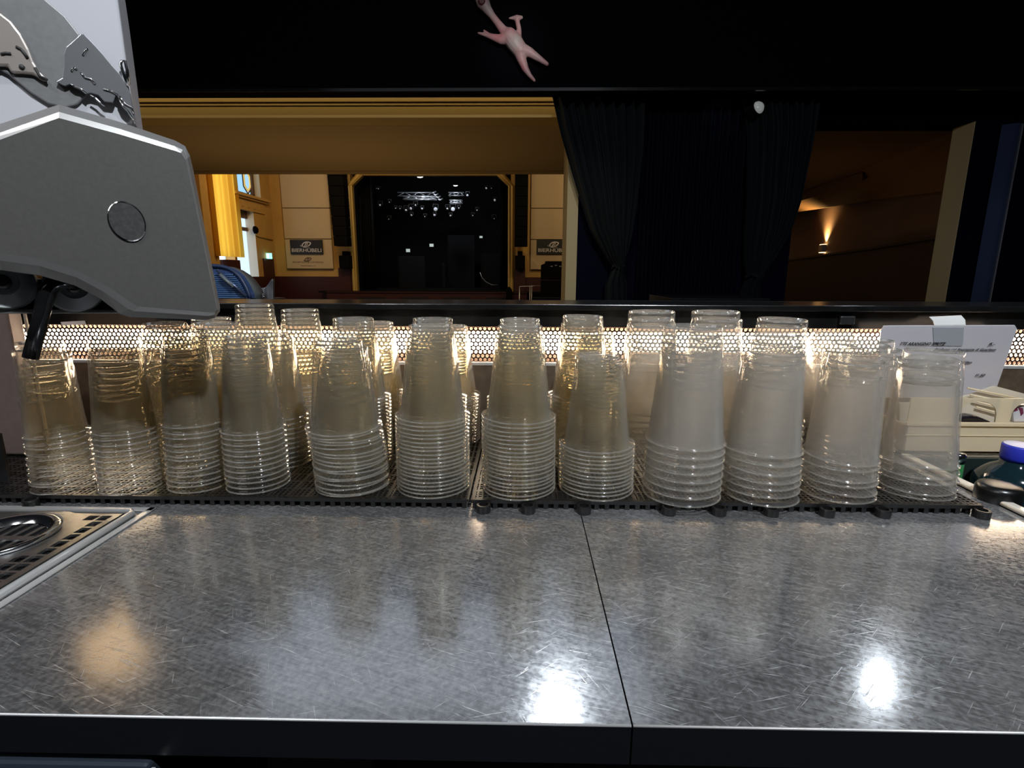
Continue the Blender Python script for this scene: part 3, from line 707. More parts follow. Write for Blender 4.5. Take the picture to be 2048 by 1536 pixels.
tied_curtain('stage_curtain', [(1478, 160), (1492, 200), (1500, 260), (1497, 400), (1490, 480), (1490, 530), (1494, 552)],
             [(1640, 160), (1636, 200), (1629, 260), (1602, 400), (1578, 470), (1535, 535), (1518, 552)], 552, (1480, 1516), 3.84, 165, 'dark blue-green curtain gathered with a tie beside the brown side room')
q0, q1 = P(1286, 300, 3.93), P(1496, 300, 3.93)
zt_ = P(1440, 214, 3.93).z
e = empty('flat_drape', ((q0.x + q1.x) / 2, 3.93, 0.3), 'plain navy drape hanging flat between the two tied curtains', 'curtain')
MB().grid(lambda u, v: Vector((q0.x + (q1.x - q0.x) * u, 3.965 + .022 * math.sin(u * 2 * math.pi * 12), .3 + (zt_ - .3) * v)), 150, 4).build('cloth', M['drape'], e, smooth=True)
MB().box((q0.x, 3.94, zt_), (q1.x, 3.995, zt_ + .05)).build('rail', M['fascia'], e)
spot('curtain_light', P(1440, 195, 3.80), P(1440, 240, 3.93), .25, (.75, .85, 1), 120, 1, .03)
q0, q1 = P(1968, 450, 3.93), P(2010, 450, 3.93)
tag(MB().grid(lambda u, v: Vector((q0.x + (q1.x - q0.x) * u, 3.93 - .05 * math.sin(u * math.pi), .3 + (P(1990, 250, 3.93).z - .3) * v)), 20, 4).build('wall_drape', M['bluestrip'], smooth=True), 'narrow royal blue drape on the dark wall beyond the side room', 'curtain')
spot('wall_wash', (2.2, 2.3, 2.3), P(1992, 490, 3.93), 6, (.6, .75, 1), 22, 1, .05)
# round pearl lamp
c0 = P(1517, 215, 3.72)
e = empty('round_lamp', c0, 'small round pearly lamp hanging before the dark curtain top', 'lamp')
ax = Vector((.45, -.75, .3)).normalized()
MB().lathe([(.001, .030), (.02, .027), (.034, .014), (.040, 0), (.038, -.006)], c0, ax, 28, capt=True, capb=False).build('glass', M['lampw'], e, smooth=True)
MB().lathe([(.041, -.004), (.043, -.02), (.03, -.06), (.02, -.09)], c0, ax, 28).build('housing', M['spk'], e, smooth=True)

# ------------------------------------------------------------------ pink rubber bird on the fascia
YC = 3.55
sk = [(966, 4, 12), (975, 19, 8), (984, 31, 6), (994, 44, 6), (1006, 60, 7.5), (1019, 73, 14), (1030, 86, 15), (1040, 100, 13.5),
      (1060, 105, 8), (1078, 117, 5.5), (1094, 128, 3.5),
      (1043, 118, 8.5), (1051, 138, 6), (1059, 150, 4), (1069, 161, 2.6),
      (1000, 79, 8), (985, 74, 5.2), (972, 70, 3.5), (957, 66, 2.0), (977, 68, 2.5), (968, 61, 1.8),
      (1037, 72, 6), (1038, 58, 4.2), (1035, 44, 4.2), (1034, 36, 5), (1026, 36, 3), (1019, 36.5, 1.8), (1043, 35, 3), (960, -9, 11)]
ed = [(0, 1), (1, 2), (2, 3), (3, 4), (4, 5), (5, 6), (6, 7), (7, 8), (8, 9), (9, 10), (7, 11), (11, 12), (12, 13), (13, 14), (5, 15), (15, 16), (16, 17), (17, 18), (16, 19), (19, 20), (6, 21), (21, 22), (22, 23), (23, 24), (24, 25), (25, 26), (24, 27), (0, 28)]
c0 = P(1030, 86, YC)
e = empty('rubber_bird', c0, 'pink plucked rubber bird toy splayed against the black wall above the opening', 'toy')
mb = MB(); kk = 3.62 / FPX
def limb(ids, flat=1.0):
    mb.tube([P(sk[i][0], sk[i][1], YC) for i in ids], [sk[i][2] * kk for i in ids], 14)
for ids in ((28, 0, 1, 2, 3, 4, 5, 6, 7), (7, 8, 9, 10), (7, 11, 12, 13, 14), (5, 15, 16, 17, 18), (16, 19, 20), (6, 21, 22, 23, 24), (24, 25, 26), (24, 27)): limb(ids)
for i in (0, 5, 6, 7, 10, 14, 18, 20, 24, 26, 27):
    r = sk[i][2] * kk; mb.lathe([(r * math.sin(math.pi * q / 8) + 1e-5, -r * math.cos(math.pi * q / 8)) for q in range(9)], P(sk[i][0], sk[i][1], YC), seg=16)
o = mb.build('body', M['pink'], e, smooth=True)
rm = o.modifiers.new('remesh', 'REMESH'); rm.mode = 'VOXEL'; rm.voxel_size = .0035; rm.use_smooth_shade = True
sm = o.modifiers.new('smooth', 'SMOOTH'); sm.factor = .5; sm.iterations = 7
mm = P(963, 1, YC - .040)
MB().lathe([(.001, 0), (.016, .004), (.022, -.004)], mm, (0, -1, -.15), 16, capt=False, capb=False).build('mouth', M['mouth'], e, smooth=True)
spot('bird_fill', (0.5, 1.5, 2.6), c0, 66, (1, .93, .93), 12, .6, .1)  # unseen fill added to brighten the bird

# ------------------------------------------------------------------ blue domed slatted cover beyond the ledge
YD = 1.55
e = empty('slatted_hood', P(470, 603, YD), 'blue slatted half-round hood with a diagonal strut beyond the ledge', 'equipment')
arc = [(400, 533), (425, 531.5), (445, 533), (458, 537), (468, 543), (478, 552), (486, 563), (493, 576), (499, 590), (500, 597)]
face = [(400, 597)] + arc
MB().hexa(qd(face, YD), (0, .03, 0)).build('end_panel', M['blue'], e)
sl_ = MB()
for k in range(13):
    y = 548 + k * 3.8; xr = interp([(b_, a_) for a_, b_ in arc[2:]], y) - 5
    sl_.hexa([P(402, y, YD), P(xr, y, YD), P(xr, y + 2.2, YD), P(402, y + 2.2, YD)], (0, -.006, 0))
sl_.build('slats', M['slat'], e)
rim_ = MB().tube([P(x, y, YD - .004) for x, y in arc], .0055, 8)
rim_.build('rim', pbr('dark_blue_rim', (.02, .035, .09), .4), e, smooth=True)
MB().tube([P(434, 540, YD - .02), P(492, 592, YD - .02)], .0048, 8).build('strut', pbr('strut_metal', (.10, .13, .22), .3, .6), e, smooth=True)
MB().tube([P(440, 549, YD - .03), P(467, 574, YD - .03)], .0045, 8).build('strut_sleeve', M['bluel'], e, smooth=True)
back = [(455, 534), (470, 536), (486, 542), (500, 551), (512, 563), (522, 577), (530, 592), (534, 600)]
cv = MB(); n = len(back)
a_ = [P(x, y, YD + .01) for x, y in ((425, 531.5), (445, 533), (458, 537), (468, 543), (478, 552), (486, 563), (493, 576), (500, 597))]
b_ = [P(x, y, YD + .12) for x, y in back]
cv.add(a_ + b_, [(i, i + 1, n + i + 1, n + i) for i in range(n - 1)])
cv.build('curved_cover', M['bluel'], e, smooth=True, solid=.004)
MB().box((P(405, 600, YD).x, YD - .02, P(405, 605, YD).z - .03), (P(530, 600, YD).x, YD + .14, P(405, 598, YD).z)).build('base', M['black'], e, bevel=.004)
e2 = empty('curved_guard', P(540, 603, YD + .05), 'grey curved guard plate with a wire spring beside the blue hood', 'equipment')
gp = [(521, 576), (530, 575), (536, 568), (541, 560), (545, 557), (546, 562), (546, 603), (536, 603), (529, 588)]
MB().hexa(qd(gp, YD + .05), (0, .012, 0)).build('plate', M['satin'], e2, bevel=.002)
sp_ = MB(); sp_.tube([P(526 + 2 * math.sin(k * 1.5), 577 + k * .9, YD + .03 + .006 * math.cos(k * 1.5)) for k in range(22)], .0018, 6)
sp_.build('spring', M['chrome'], e2, smooth=True)
# low table edge beyond the ledge, on which these stand
tz = P(470, 604, YD).z
M['dull'] = pbr('dull_black_board', (.012, .012, .014), .6)
t = empty('rear_shelf', (0, YD + .1, tz - .03), 'dark narrow shelf running just beyond the bar ledge', 'shelf')
MB().box((-1.6, YD - .10, tz - .028), (1.8, YD + .22, tz - .001)).build('board', M['dull'], t, bevel=.003)
e3 = P(1345, 596.5, 2.2); e4 = P(1541, 597.5, 2.2)
t = empty('side_table', ((e3.x + e4.x) / 2, 2.4, 0), 'dark glossy tabletop edge showing just above the ledge before the navy drape', 'table')
MB().box((e3.x, 2.2, e3.z - .03), (e4.x, 2.6, e3.z)).build('tabletop', M['lacquer'], t, bevel=.002)
for lx in (e3.x + .03, e4.x - .06):
    for ly in (2.23, 2.54): MB().box((lx, ly, 0.001), (lx + .03, ly + .03, e3.z - .03)).build('leg', M['lacquer'], t)

# ================================================================== BAR COUNTER
# worktops
XS = 0.0725; XR = .598; YF = .287; YK = .925
def worktop(x0, x1, label):
    e = empty('steel_worktop', ((x0 + x1) / 2, .6, TOP - .03), label, 'worktop')
    MB().box((x0, YF, TOP - .0016), (x1, YK, TOP)).build('top_sheet', M['steel'], e)
    MB().box((x0, YF - .0008, TOP - .030), (x1, YF + .012, TOP - .0017)).build('front_edge', M['dark_steel'], e)  # near-black colour puts the shade into this steel edge
    MB().tube([(x0, YF - .0002, TOP - .0009), (x1, YF - .0002, TOP - .0009)], .0010, 8).build('edge_bead', M['steel_edge'], e, smooth=True)
    MB().box((x0 + .005, YF + .013, TOP - .028), (x1 - .005, YK, TOP - .002)).build('core', M['black'], e)
# drip-tray opening in the left worktop is covered by the tray frame laid on top
worktop(-1.15, XS - .0006, 'scratched stainless steel worktop with the drip tray, up to the seam')
worktop(XS + .0006, XR, 'scratched stainless steel worktop from the seam to the sink')
# cabinets below
c_ = empty('bar_cabinet', (-.6, .34, 0), 'dark undercounter cabinet with a blue-grey door below the drip tray', 'cabinet')
MB().box((-1.15, .36, 0.0), (-.215, .9, TOP - .035)).build('body', M['black'], c_)
MB().box((-1.1, .284, .08), (-.245, .36, TOP - .037)).build('door', pbr('blue_grey_door', (.028, .036, .050), .35, .3), c_, bevel=.003)
MB().tube([(-.240, .2825, TOP - .038), (-.262, .2825, TOP - .085)], .0022, 8).build('door_trim', M['steel_edge'], c_)
c_ = empty('bar_cabinet', (.24, .38, 0), 'black undercounter cabinet below the seam of the worktop', 'cabinet')
MB().box((-.20, .385, 0.0), (.60, .9, TOP - .035)).build('body', M['black'], c_)
MB().box((-.20, .345, .05), (-.115, .383, TOP - .04)).build('post', pbr('dark_grey_post', (.03, .03, .035), .4), c_, bevel=.002)
MB().box((-.10, .362, .08), (.58, .38, TOP - .05)).build('door', M['dark_steel'], c_, bevel=.003)

# drip tray (frame, grate, rinser)
ZT = TOP
tx1 = -.443; ty1 = .590; ty0 = .10; tx0 = -.80
e = empty('drip_tray', (-.6, .38, TOP), 'stainless drip tray with square-hole grate and glass rinser', 'drip tray')
fr = MB()
def ridge(x0, x1, y0, y1, z): fr.box((x0, y0, TOP + .0002), (x1, y1, TOP + z))
fr.box((tx1 - .008, YF + .002, TOP + .0003), (tx1, ty1, TOP + .002)); fr.box((tx0, ty1 - .010, TOP + .0003), (tx1, ty1, TOP + .002))
M['bright_rim'] = pbr('bright_tray_rim', (.72, .71, .70), .28, .6)
fr.build('flange', M['bright_rim'], e, bevel=.0007)
fr = MB(); fr.tube([(tx1 - .014, YF + .002, TOP + .0035), (tx1 - .014, ty1 - .022, TOP + .0035), (tx1 - .020, ty1 - .0155, TOP + .0035), (tx0, ty1 - .0155, TOP + .0035)], .0042, 10)
fr.build('rolled_rim', M['bright_rim'], e, smooth=True)
fr = MB(); fr.box((tx0, YF + .002, TOP + .0003), (tx1 - .015, ty1 - .017, TOP + .0008)); fr.build('well', M['dark_steel'], e)
# grate: sheet with square holes, solid collar round the rinser
gx1 = tx1 - .022; gy1 = ty1 - .026
cxr, cyr = PZ(2, 1090, TOP).x - .004, PZ(2, 1084, TOP).y
rr = .050
mb = MB(); ptch = .0148; hole = .0118
nx = int((gx1 - tx0) / ptch); ny = int((gy1 - YF) / ptch)
zg = TOP + .0055
for i in range(nx):
    for j in range(ny):
        x1_ = gx1 - .006 - i * ptch; x0_ = x1_ - ptch; y1_ = gy1 - .004 - j * ptch; y0_ = y1_ - ptch
        cx_, cy_ = (x0_ + x1_) / 2, (y0_ + y1_) / 2
        dd = math.hypot(cx_ - cxr, cy_ - cyr)
        if dd < rr + .004: continue
        t_ = (ptch - hole) / 2
        if dd < rr + .017:
            mb.add([(x0_, y0_, zg), (x1_, y0_, zg), (x1_, y1_, zg), (x0_, y1_, zg)], [(0, 1, 2, 3)]); continue
        O = [(x0_, y0_), (x1_, y0_), (x1_, y1_), (x0_, y1_)]; I = [(x0_ + t_, y0_ + t_), (x1_ - t_, y0_ + t_), (x1_ - t_, y1_ - t_), (x0_ + t_, y1_ - t_)]
        vs = [(x, y, zg) for x, y in O] + [(x, y, zg) for x, y in I] + [(x, y, zg - .003) for x, y in I]
        mb.add(vs, [(k, (k + 1) % 4, 4 + (k + 1) % 4, 4 + k) for k in range(4)] + [(4 + k, 4 + (k + 1) % 4, 8 + (k + 1) % 4, 8 + k) for k in range(4)])
# border strips and the collar
mb.box((gx1 - .006, YF + .004, zg - .002), (gx1, gy1, zg)); mb.box((tx0, gy1 - .004, zg - .002), (gx1 - .006, gy1, zg))
cs = 40
ang = [2 * math.pi * k / cs for k in range(cs)]
def sq(a, r): return (cxr + r * math.cos(a), cyr + r * math.sin(a))
vs = [(*sq(a, rr + .016), zg - .0002) for a in ang] + [(*sq(a, rr - .001), zg - .0002) for a in ang]
mb.add(vs, [(k, (k + 1) % cs, cs + (k + 1) % cs, cs + k) for k in range(cs)])
mb.build('grate', M['satin'], e)
rn = MB().lathe([(rr, .0005), (rr + .001, .004), (rr - .004, .0055), (rr - .010, .003), (rr - .014, -.002)], (cxr, cyr, zg), seg=48, capt=False, capb=False)
rn.build('rinser_ring', M['chrome'], e, smooth=True)
rn = MB()
rn.lathe([(rr - .014, .0015), (rr - .013, .0022)], (cxr, cyr, TOP), seg=40); rn.build('rinser_bowl', M['dark_steel'], e)
rn = MB()
for k in range(6):
    x = cxr + (k - 2.5) * .013; hh = math.sqrt(max(0, (rr - .016) ** 2 - (x - cxr) ** 2)); rn.box((x - .0022, cyr - hh, zg - .0028), (x + .0022, cyr + hh, zg - .0014))
rn.box((cxr - rr + .014, cyr - .005, zg - .0016), (cxr + rr - .014, cyr + .003, zg + .0002))
rn.build('rinser_bars', M['satin'], e)

# ------------------------------------------------------------------ back bar: ledge, perforated light strip, splash panel
LED_Z1 = EYE - .0905; LED_Z0 = EYE - .1565; YP = .928
e = empty('bar_ledge', (0, .95, TOP), 'long black guest ledge with a glowing perforated strip below it', 'bar ledge')
XA, XB = -.985, 1.45
zl = EYE - .0505
MB().box((XA - .5, .893, zl - .010), (XB, 1.03, zl)).build('ledge_top', M['lacquer'], e, bevel=.0012)
MB().box((XA - .5, .905, EYE - .0895), (XB, .915, zl - .0105)).build('ledge_front', M['lacquer'], e)
MB().box((XA - .5, .8935, zl - .0022), (XB, .8942, zl - .0004)).build('edge_highlight_strip', pbr('painted_edge_highlight', (.9, .9, .9), .3, .15), e)  # pale strip painted in place of the bevel's highlight
# perforated sheet, round holes on a hexagonal pitch
mb = MB(); pt = .0080; rw = pt * .866; hr = .0029; rows = 9
ncol = int((XB - XA) / pt)
for j in range(rows):
    for i in range(ncol):
        cx_ = XA + (i + (.5 if j % 2 else 0)) * pt; cz = LED_Z1 - .0045 - j * rw
        n = len(mb.v); vs = []; 
        for k in range(12):
            a = math.pi / 6 * k + math.pi / 6
            ro = pt / 2 / math.cos((a + math.pi / 6) % (math.pi / 3) - math.pi / 6)
            vs.append((cx_ + ro * math.cos(a), YP, cz + ro * math.sin(a)))
        for k in range(12):
            a = math.pi / 6 * k + math.pi / 6; vs.append((cx_ + hr * math.cos(a), YP, cz + hr * math.sin(a)))
        for k in range(12):
            a = math.pi / 6 * k + math.pi / 6; vs.append((cx_ + hr * math.cos(a), YP + .0015, cz + hr * math.sin(a)))
        mb.add(vs, [(k, (k + 1) % 12, 12 + (k + 1) % 12, 12 + k) for k in range(12)] + [(12 + k, 12 + (k + 1) % 12, 24 + (k + 1) % 12, 24 + k) for k in range(12)])
mb.build('perforated_sheet', M['perf'], e, recalc=False)
mb = MB(); mb.box((XA - .01, YP - .001, LED_Z1 - .0012), (XB, YP + .003, EYE - .0893)); mb.box((XA - .01, YP - .001, LED_Z0 - .004), (XB, YP + .003, LED_Z0 + .0012))
mb.build('sheet_edges', M['steel_edge'], e)
mb = MB(); mb.box((XA, YP + .030, LED_Z0 - .004), (XB, YP + .034, LED_Z1 + .001)); mb.box((XA, YP + .003, LED_Z0 - .006), (XB, YP + .034, LED_Z0 - .004)); mb.box((XA, YP + .003, LED_Z1 + .001), (XB, YP + .034, LED_Z1 + .003))
mb.build('light_recess', M['recess'], e)
MB().box((XA, YP + .026, EYE - .1385), (XB, YP + .029, EYE - .1045)).build('light_strip', M['led'], e)
MB().box((XA - .5, YP, TOP), (XB, YP + .01, LED_Z0 - .0045)).build('splash_panel', M['bronze'], e)
MB().box((XA - .5, YP + .040, 0.0), (XB, YP + .10, zl - .011)).build('carcass', M['black'], e)
p0 = P(121, 645, .9); 
q = [P(121, 644, .903), P(169, 641.5, .903), P(172, 648, .903), P(124, 651, .903)]
tag(MB().hexa(q, (0, .0015, 0)).build('label_strip', M['white_tape']), 'blank white label strip stuck on the black ledge front', 'label')
c0 = P(1692, 640, .903)
tag(MB().box((c0.x - .0125, .897, c0.z - .007), (c0.x + .0125, .9045, c0.z + .007)).build('hook_plate', M['black'], bevel=.002), 'small black clip plate on the ledge front above the big cups', 'clip')

# ------------------------------------------------------------------ black interlocking mats
ZM = TOP + .012; MY0 = .600; MY1 = .905
def mat(x0, x1, label, lugs):
    e = empty('bar_mat', ((x0 + x1) / 2, .75, TOP), label, 'bar mat')
    mb = MB(); th = .0022
    pitch = .0062
    n = int((x1 - x0) / pitch)
    for i in range(n + 1):
        x = x0 + (x1 - x0 - th) * i / n; wide = .0022 if i % 4 else .0046
        mb.box((x, MY0, ZM - .003), (x + wide, MY1, ZM))
    k = int((MY1 - MY0) / pitch)
    for j in range(k + 1):
        y = MY0 + (MY1 - MY0 - th) * j / k; wide = .0022 if j % 4 else .0046
        mb.box((x0, y, ZM - .0032), (x1, y + wide, ZM - .0002))
    mb.box((x0, MY0 - .001, ZM - .0045), (x1, MY0 + .002, ZM))
    n = int((x1 - x0) / .0125)
    for i in range(n + 1):
        x = x0 + .002 + (x1 - x0 - .008) * i / n
        for y in (MY0 + .001, MY0 + .06, MY0 + .14, MY0 + .22, MY1 - .01): mb.box((x, y, TOP + .0001), (x + .0055, y + .006, ZM - .0025))
    mb.build('lattice', M['rubber'], e)
    for lx in lugs:
        l = MB(); l.lathe([(.0085, 0), (.0088, .008), (.0082, .0095), (.0058, .0095), (.0055, .004)], (lx, MY0 - .008, TOP + .0002), seg=18, capt=True)
        l.build('connector_lug', M['rubber'], e, smooth=False)
mat(-.86, -.0655, 'black lattice bar mat under the small and first mid-size cups', [-.6])
mat(-.0605, .555, 'black lattice bar mat under the big cups, with connector lugs', [-.0445, .0095, .0765, .178, .238, .300, .366, .432, .548])

# ------------------------------------------------------------------ stacked clear cups (upside down)
def cup_mesh(name, Rr, r, h, matw, shoulder, skirt, rb):
    """rim radius, base radius, height, material, height of the upper step, skirt height and body radius above it"""
    prof = [(Rr - .0006, 0), (Rr + .0008, .0003), (Rr + .0013, .0010), (Rr + .0008, .0017), (Rr - .0004, .0021),
            (Rr - (Rr - rb) * .35, .0021 + (skirt - .0021) * .3), (Rr - (Rr - rb) * .75, .0021 + (skirt - .0021) * .62), (rb + .0005, skirt), (rb, skirt + .003)]
    s = (rb - r) / (h - skirt); b = lambda z: rb - s * (z - skirt)
    hs = h * shoulder
    prof += [(b(h * .5), h * .5), (b(hs - .003), hs - .003), (b(hs) - .0008, hs), (b(h - .006), h - .006), (r + .0004, h - .0018), (r - .0010, h - .0002), (r - .0024, h - .0004), (r - .0036, h - .0032), (r * .5, h - .0036), (.0005, h - .0036)]
    seg = 48; mb = MB(); mb.lathe(prof, seg=seg, capt=True, capb=False)
    me = bpy.data.meshes.new(name); me.from_pydata(mb.v, [], mb.f)
    me.materials.append(matw); me.materials.append(M['rimS'])
    for i, p in enumerate(me.polygons):
        p.use_smooth = True
        if i // seg in (0, 1, 2, 3, 14, 15, 16): p.material_index = 1
    me.update(); return me
KIND = {
 'S': ('small_cup', cup_mesh('small_cup', .0355, .0243, .118, M['cupS'], .86, .0062, .0327), .118, .0069, 'small'),
 'M': ('medium_cup', cup_mesh('medium_cup', .0460, .0275, .113, M['cupM'], .80, .0068, .0392), .113, .0050, 'mid-size'),
 'L': ('large_cup', cup_mesh('large_cup', .0440, .0312, .141, M['cupL'], .90, .0088, .0416), .141, .0099, 'big')}
ORD = ['', 'first', 'second', 'third', 'fourth', 'fifth', 'sixth', 'seventh', 'eighth', 'ninth', 'tenth', 'eleventh', 'twelfth', 'thirteenth', 'fourteenth', 'fifteenth', 'sixteenth', 'seventeenth', 'eighteenth', 'nineteenth', 'twentieth', 'twenty-first']
def stack(kind, X, Y, n, sxy, dx, where, bend=0.0, dy=0.0):
    name, me, h, pitch, size = KIND[kind]
    for i in range(n):
        o = bpy.data.objects.new(name, me); COL.objects.link(o)
        t = i / max(1, n - 1)
        off = dx * (i * pitch + h * .5) / (n * pitch + h) * 1.0 - dx * h * .5 / (n * pitch + h) + bend * max(0, t - .55) / .45
        j = .00022
        o.location = (X + off + random.uniform(-j, j), Y + dy * t + random.uniform(-j, j), ZM + .0004 + i * pitch)
        tilt = math.atan2(dx, n * pitch + h)
        o.rotation_euler = (0, tilt, random.uniform(0, 6.28))
        o.scale = (sxy, sxy, 1)
        lab = 'bottom' if i == 0 else ('topmost' if i == n - 1 else ORD[i + 1] + ' from bottom')
        tag(o, 'clear %s cup, %s of the %s' % (size, lab, where), 'cup', 'cups in the ' + where)
# front row
stack('S', -.592, .633, 11, .94, .010, 'front stack under the black spout')
stack('S', -.503, .634, 12, 1.02, .004, 'second small front stack from the spout')
stack('S', -.419, .639, 13, .98, .008, 'third small front stack from the spout')
stack('S', -.342, .642, 12, 1.06, .002, 'fourth small front stack from the spout')
stack('M', -.218, .643, 17, 1.0, -.008, 'leaning mid-size front stack', -.004)
stack('M', -.113, .644, 20, 1.0, .002, 'mid-size front stack beside the leaning one')
stack('M', -.002, .642, 20, 1.0, -.003, 'tall front stack on the mat seam')
stack('M', .097, .644, 13, 1.02, -.002, 'short mid-size front stack')
stack('L', .202, .628, 8, 1.06, .001, 'big-cup front stack of eight')
stack('L', .300, .629, 7, 1.02, -.006, 'big-cup front stack of seven')
stack('L', .400, .634, 6, .95, -.009, 'big-cup front stack of six')
stack('L', .504, .644, 5, .96, -.011, 'five-cup front stack beside the price card')
# rows behind
def bx(px, py, Y): return P(px, py, Y).x
stack('S', bx(320, 652, .728) + .012, .728, 13, 1.10, -.012, 'rear small stack nearest the spout')
stack('S', bx(440, 649, .728) + .002, .728, 13, 1.10, -.004, 'middle-row stack under the grey housing corner')
stack('S', -.348, .728, 11, 1.12, .000, 'middle-row small stack behind the fourth')
stack('S', bx(424, 634, .815), .815, 13, 1.12, -.002, 'rear stack tucked under the housing corner')
stack('S', bx(510, 614, .815), .815, 16, 1.12, -.002, 'tallest rear small stack')
stack('S', bx(600, 623, .815), .815, 15, 1.12, .000, 'rear small stack next to the mid-size ones')
stack('M', bx(707, 636, .740), .740, 20, 1.0, .000, 'middle-row stack behind the leaning one')
stack('M', bx(864, 634, .740), .740, 20, 1.0, .001, 'middle-row stack behind the second mid-size one')
stack('M', bx(1040, 633, .740), .740, 20, 1.0, .000, 'middle-row stack behind the mat seam')
stack('M', bx(1161, 630, .740) + .004, .740, 21, 1.0, -.004, 'middle-row stack behind the short one')
stack('M', bx(750, 643, .842), .842, 17, 1.0, .001, 'rearmost mid-size stack near the small cups')
stack('M', bx(900, 651, .842), .842, 16, 1.0, .002, 'rearmost mid-size stack at centre')
stack('M', bx(1192, 665, .842), .842, 14, 1.0, .002, 'rearmost mid-size stack near the big cups')
stack('L', bx(1307, 624, .738), .738, 9, 1.0, -.003, 'middle-row big stack nearest the mid-size cups')
stack('L', bx(1437, 619, .738), .738, 9, 1.0, -.004, 'tallest middle-row big stack')
stack('L', bx(1564, 633, .738), .738, 8, 1.0, -.006, 'third middle-row big stack')
stack('L', bx(1748, 672, .742), .742, 5, 1.0, -.008, 'middle-row big stack behind the price-card one')
stack('L', bx(1668, 661, .845), .845, 5, 1.0, -.006, 'rearmost big stack')

# ------------------------------------------------------------------ grey dispenser at the left
A = P(0, 600, .47); B = P(437, 600, .555)
ud = Vector((B.x - A.x, B.y - A.y, 0)).normalized(); nn = Vector((-ud.y, ud.x, 0))   # nn points away from the lens
disp = empty('drink_dispenser', (A.x - .05, A.y + .1, TOP), 'large grey drink dispenser head with a black spout above the drip tray', 'drink dispenser')
outer = [(-150, 297), (118, 209), (240, 244), (350, 281), (370, 292), (380, 312), (395, 390), (437, 604), (440, 622), (430, 636), (412, 640), (258, 634), (240, 628), (200, 597), (150, 571), (80, 551), (0, 540), (-150, 535)]
inner = [(-150, 335), (118, 236), (240, 269), (348, 301), (362, 306), (371, 320), (387, 395), (431, 606), (434, 618), (430, 624), (420, 625), (278, 613), (268, 609), (215, 573), (155, 541), (80, 517), (0, 506), (-150, 500)]
mid = [((a[0] * .45 + b[0] * .55), (a[1] * .45 + b[1] * .55)) for a, b in zip(outer, inner)]
O = [PP(x, y, A, nn) for x, y in outer]; Mi = [PP(x, y, A - nn * .007, nn) for x, y in mid]; I = [PP(x, y, A - nn * .009, nn) for x, y in inner]
n = len(O); Bk = [p + nn * .085 for p in O]
mb = MB()
mb.add(O + Mi + I + Bk, [(k, (k + 1) % n, n + (k + 1) % n, n + k) for k in range(n)] + [(n + k, n + (k + 1) % n, 2 * n + (k + 1) % n, 2 * n + k) for k in range(n)] + [(k, 3 * n + k, 3 * n + (k + 1) % n, (k + 1) % n) for k in range(n)] + [tuple(range(3 * n, 4 * n))])
mb.build('housing_trim', M['greylip'], disp, smooth=False)
mb = MB().hexa([p + nn * .0005 for p in I], -nn * .0004)
mb.build('side_plate', M['grey'], disp)
# oval badge: a round disc seen at an angle
c0 = PP(254, 443, A - nn * .0095, nn); rad = .0178
def oval(mb):
    """squeeze a round disc into the upright oval of the badge, its long axis tipped a little"""
    for v in mb.v:
        d = v - c0; a, b = d.dot(ud), d.z; n0 = d.dot(nn)
        ca, sa = math.cos(.22), math.sin(.22)
        p, q = (a * ca + b * sa) * .78, -a * sa + b * ca
        v.xyz = c0 + ud * (p * ca - q * sa) + Vector((0, 0, p * sa + q * ca)) + nn * n0
    return mb
oval(MB().lathe([(rad, 0), (rad * 1.04, .0012), (rad * .98, .0018)], c0 + nn * .0004, -nn, 40, capt=False)).build('badge_ring', M['chrome'], disp)
oval(MB().lathe([(rad * .97, 0), (rad * .97, .0012)], c0 + nn * .0002, -nn, 40)).build('badge', M['badge'], disp)
# valve block and two silver tap caps under the arch
A2 = A + nn * .05
q = [PP(x, y, A2, nn) for x, y in ((-150, 530), (246, 580), (246, 618), (-150, 618))]
MB().hexa(q, nn * .03).build('valve_block', M['dark_steel'], disp)
q = [PP(x, y, A2 - nn * .012, nn) for x, y in ((-150, 620), (236, 619), (240, 627), (-150, 628))]
MB().hexa(q, nn * .05).build('block_rail', M['greylip'], disp, bevel=.001)
for cx_, cy_, rp in ((8, 567, 52), (148, 576, 48)):
    c0 = PP(cx_, cy_, A2 - nn * .004, nn); rd = rp * c0.y / FPX * 1.02; ax = (-nn + Vector((0, 0, .12)) + ud * .2).normalized()
    k = MB().lathe([(rd * .98, 0), (rd, .004), (rd * .93, .010), (rd * .48, .014), (rd * .44, .011)], c0, ax, 40).build('tap_cap', M['cap_silver'], disp, smooth=False)
    MB().lathe([(rd * .26, .008), (rd * .26, .018), (rd * .18, .02)], c0, ax, 24).build('hub', M['black'], k)
# spout
A3 = A + nn * .02
pts = [PP(x, y, A3, nn) for x, y in ((150, 562), (125, 562), (108, 568), (97, 580), (90, 598), (84, 625), (61, 716))]
MB().tube(pts, [.0075, .0075, .0075, .0076, .0072, .0066, .0066], 16).build('spout', pbr('black_chrome', (.02, .02, .022), .15, .6), disp, smooth=True)
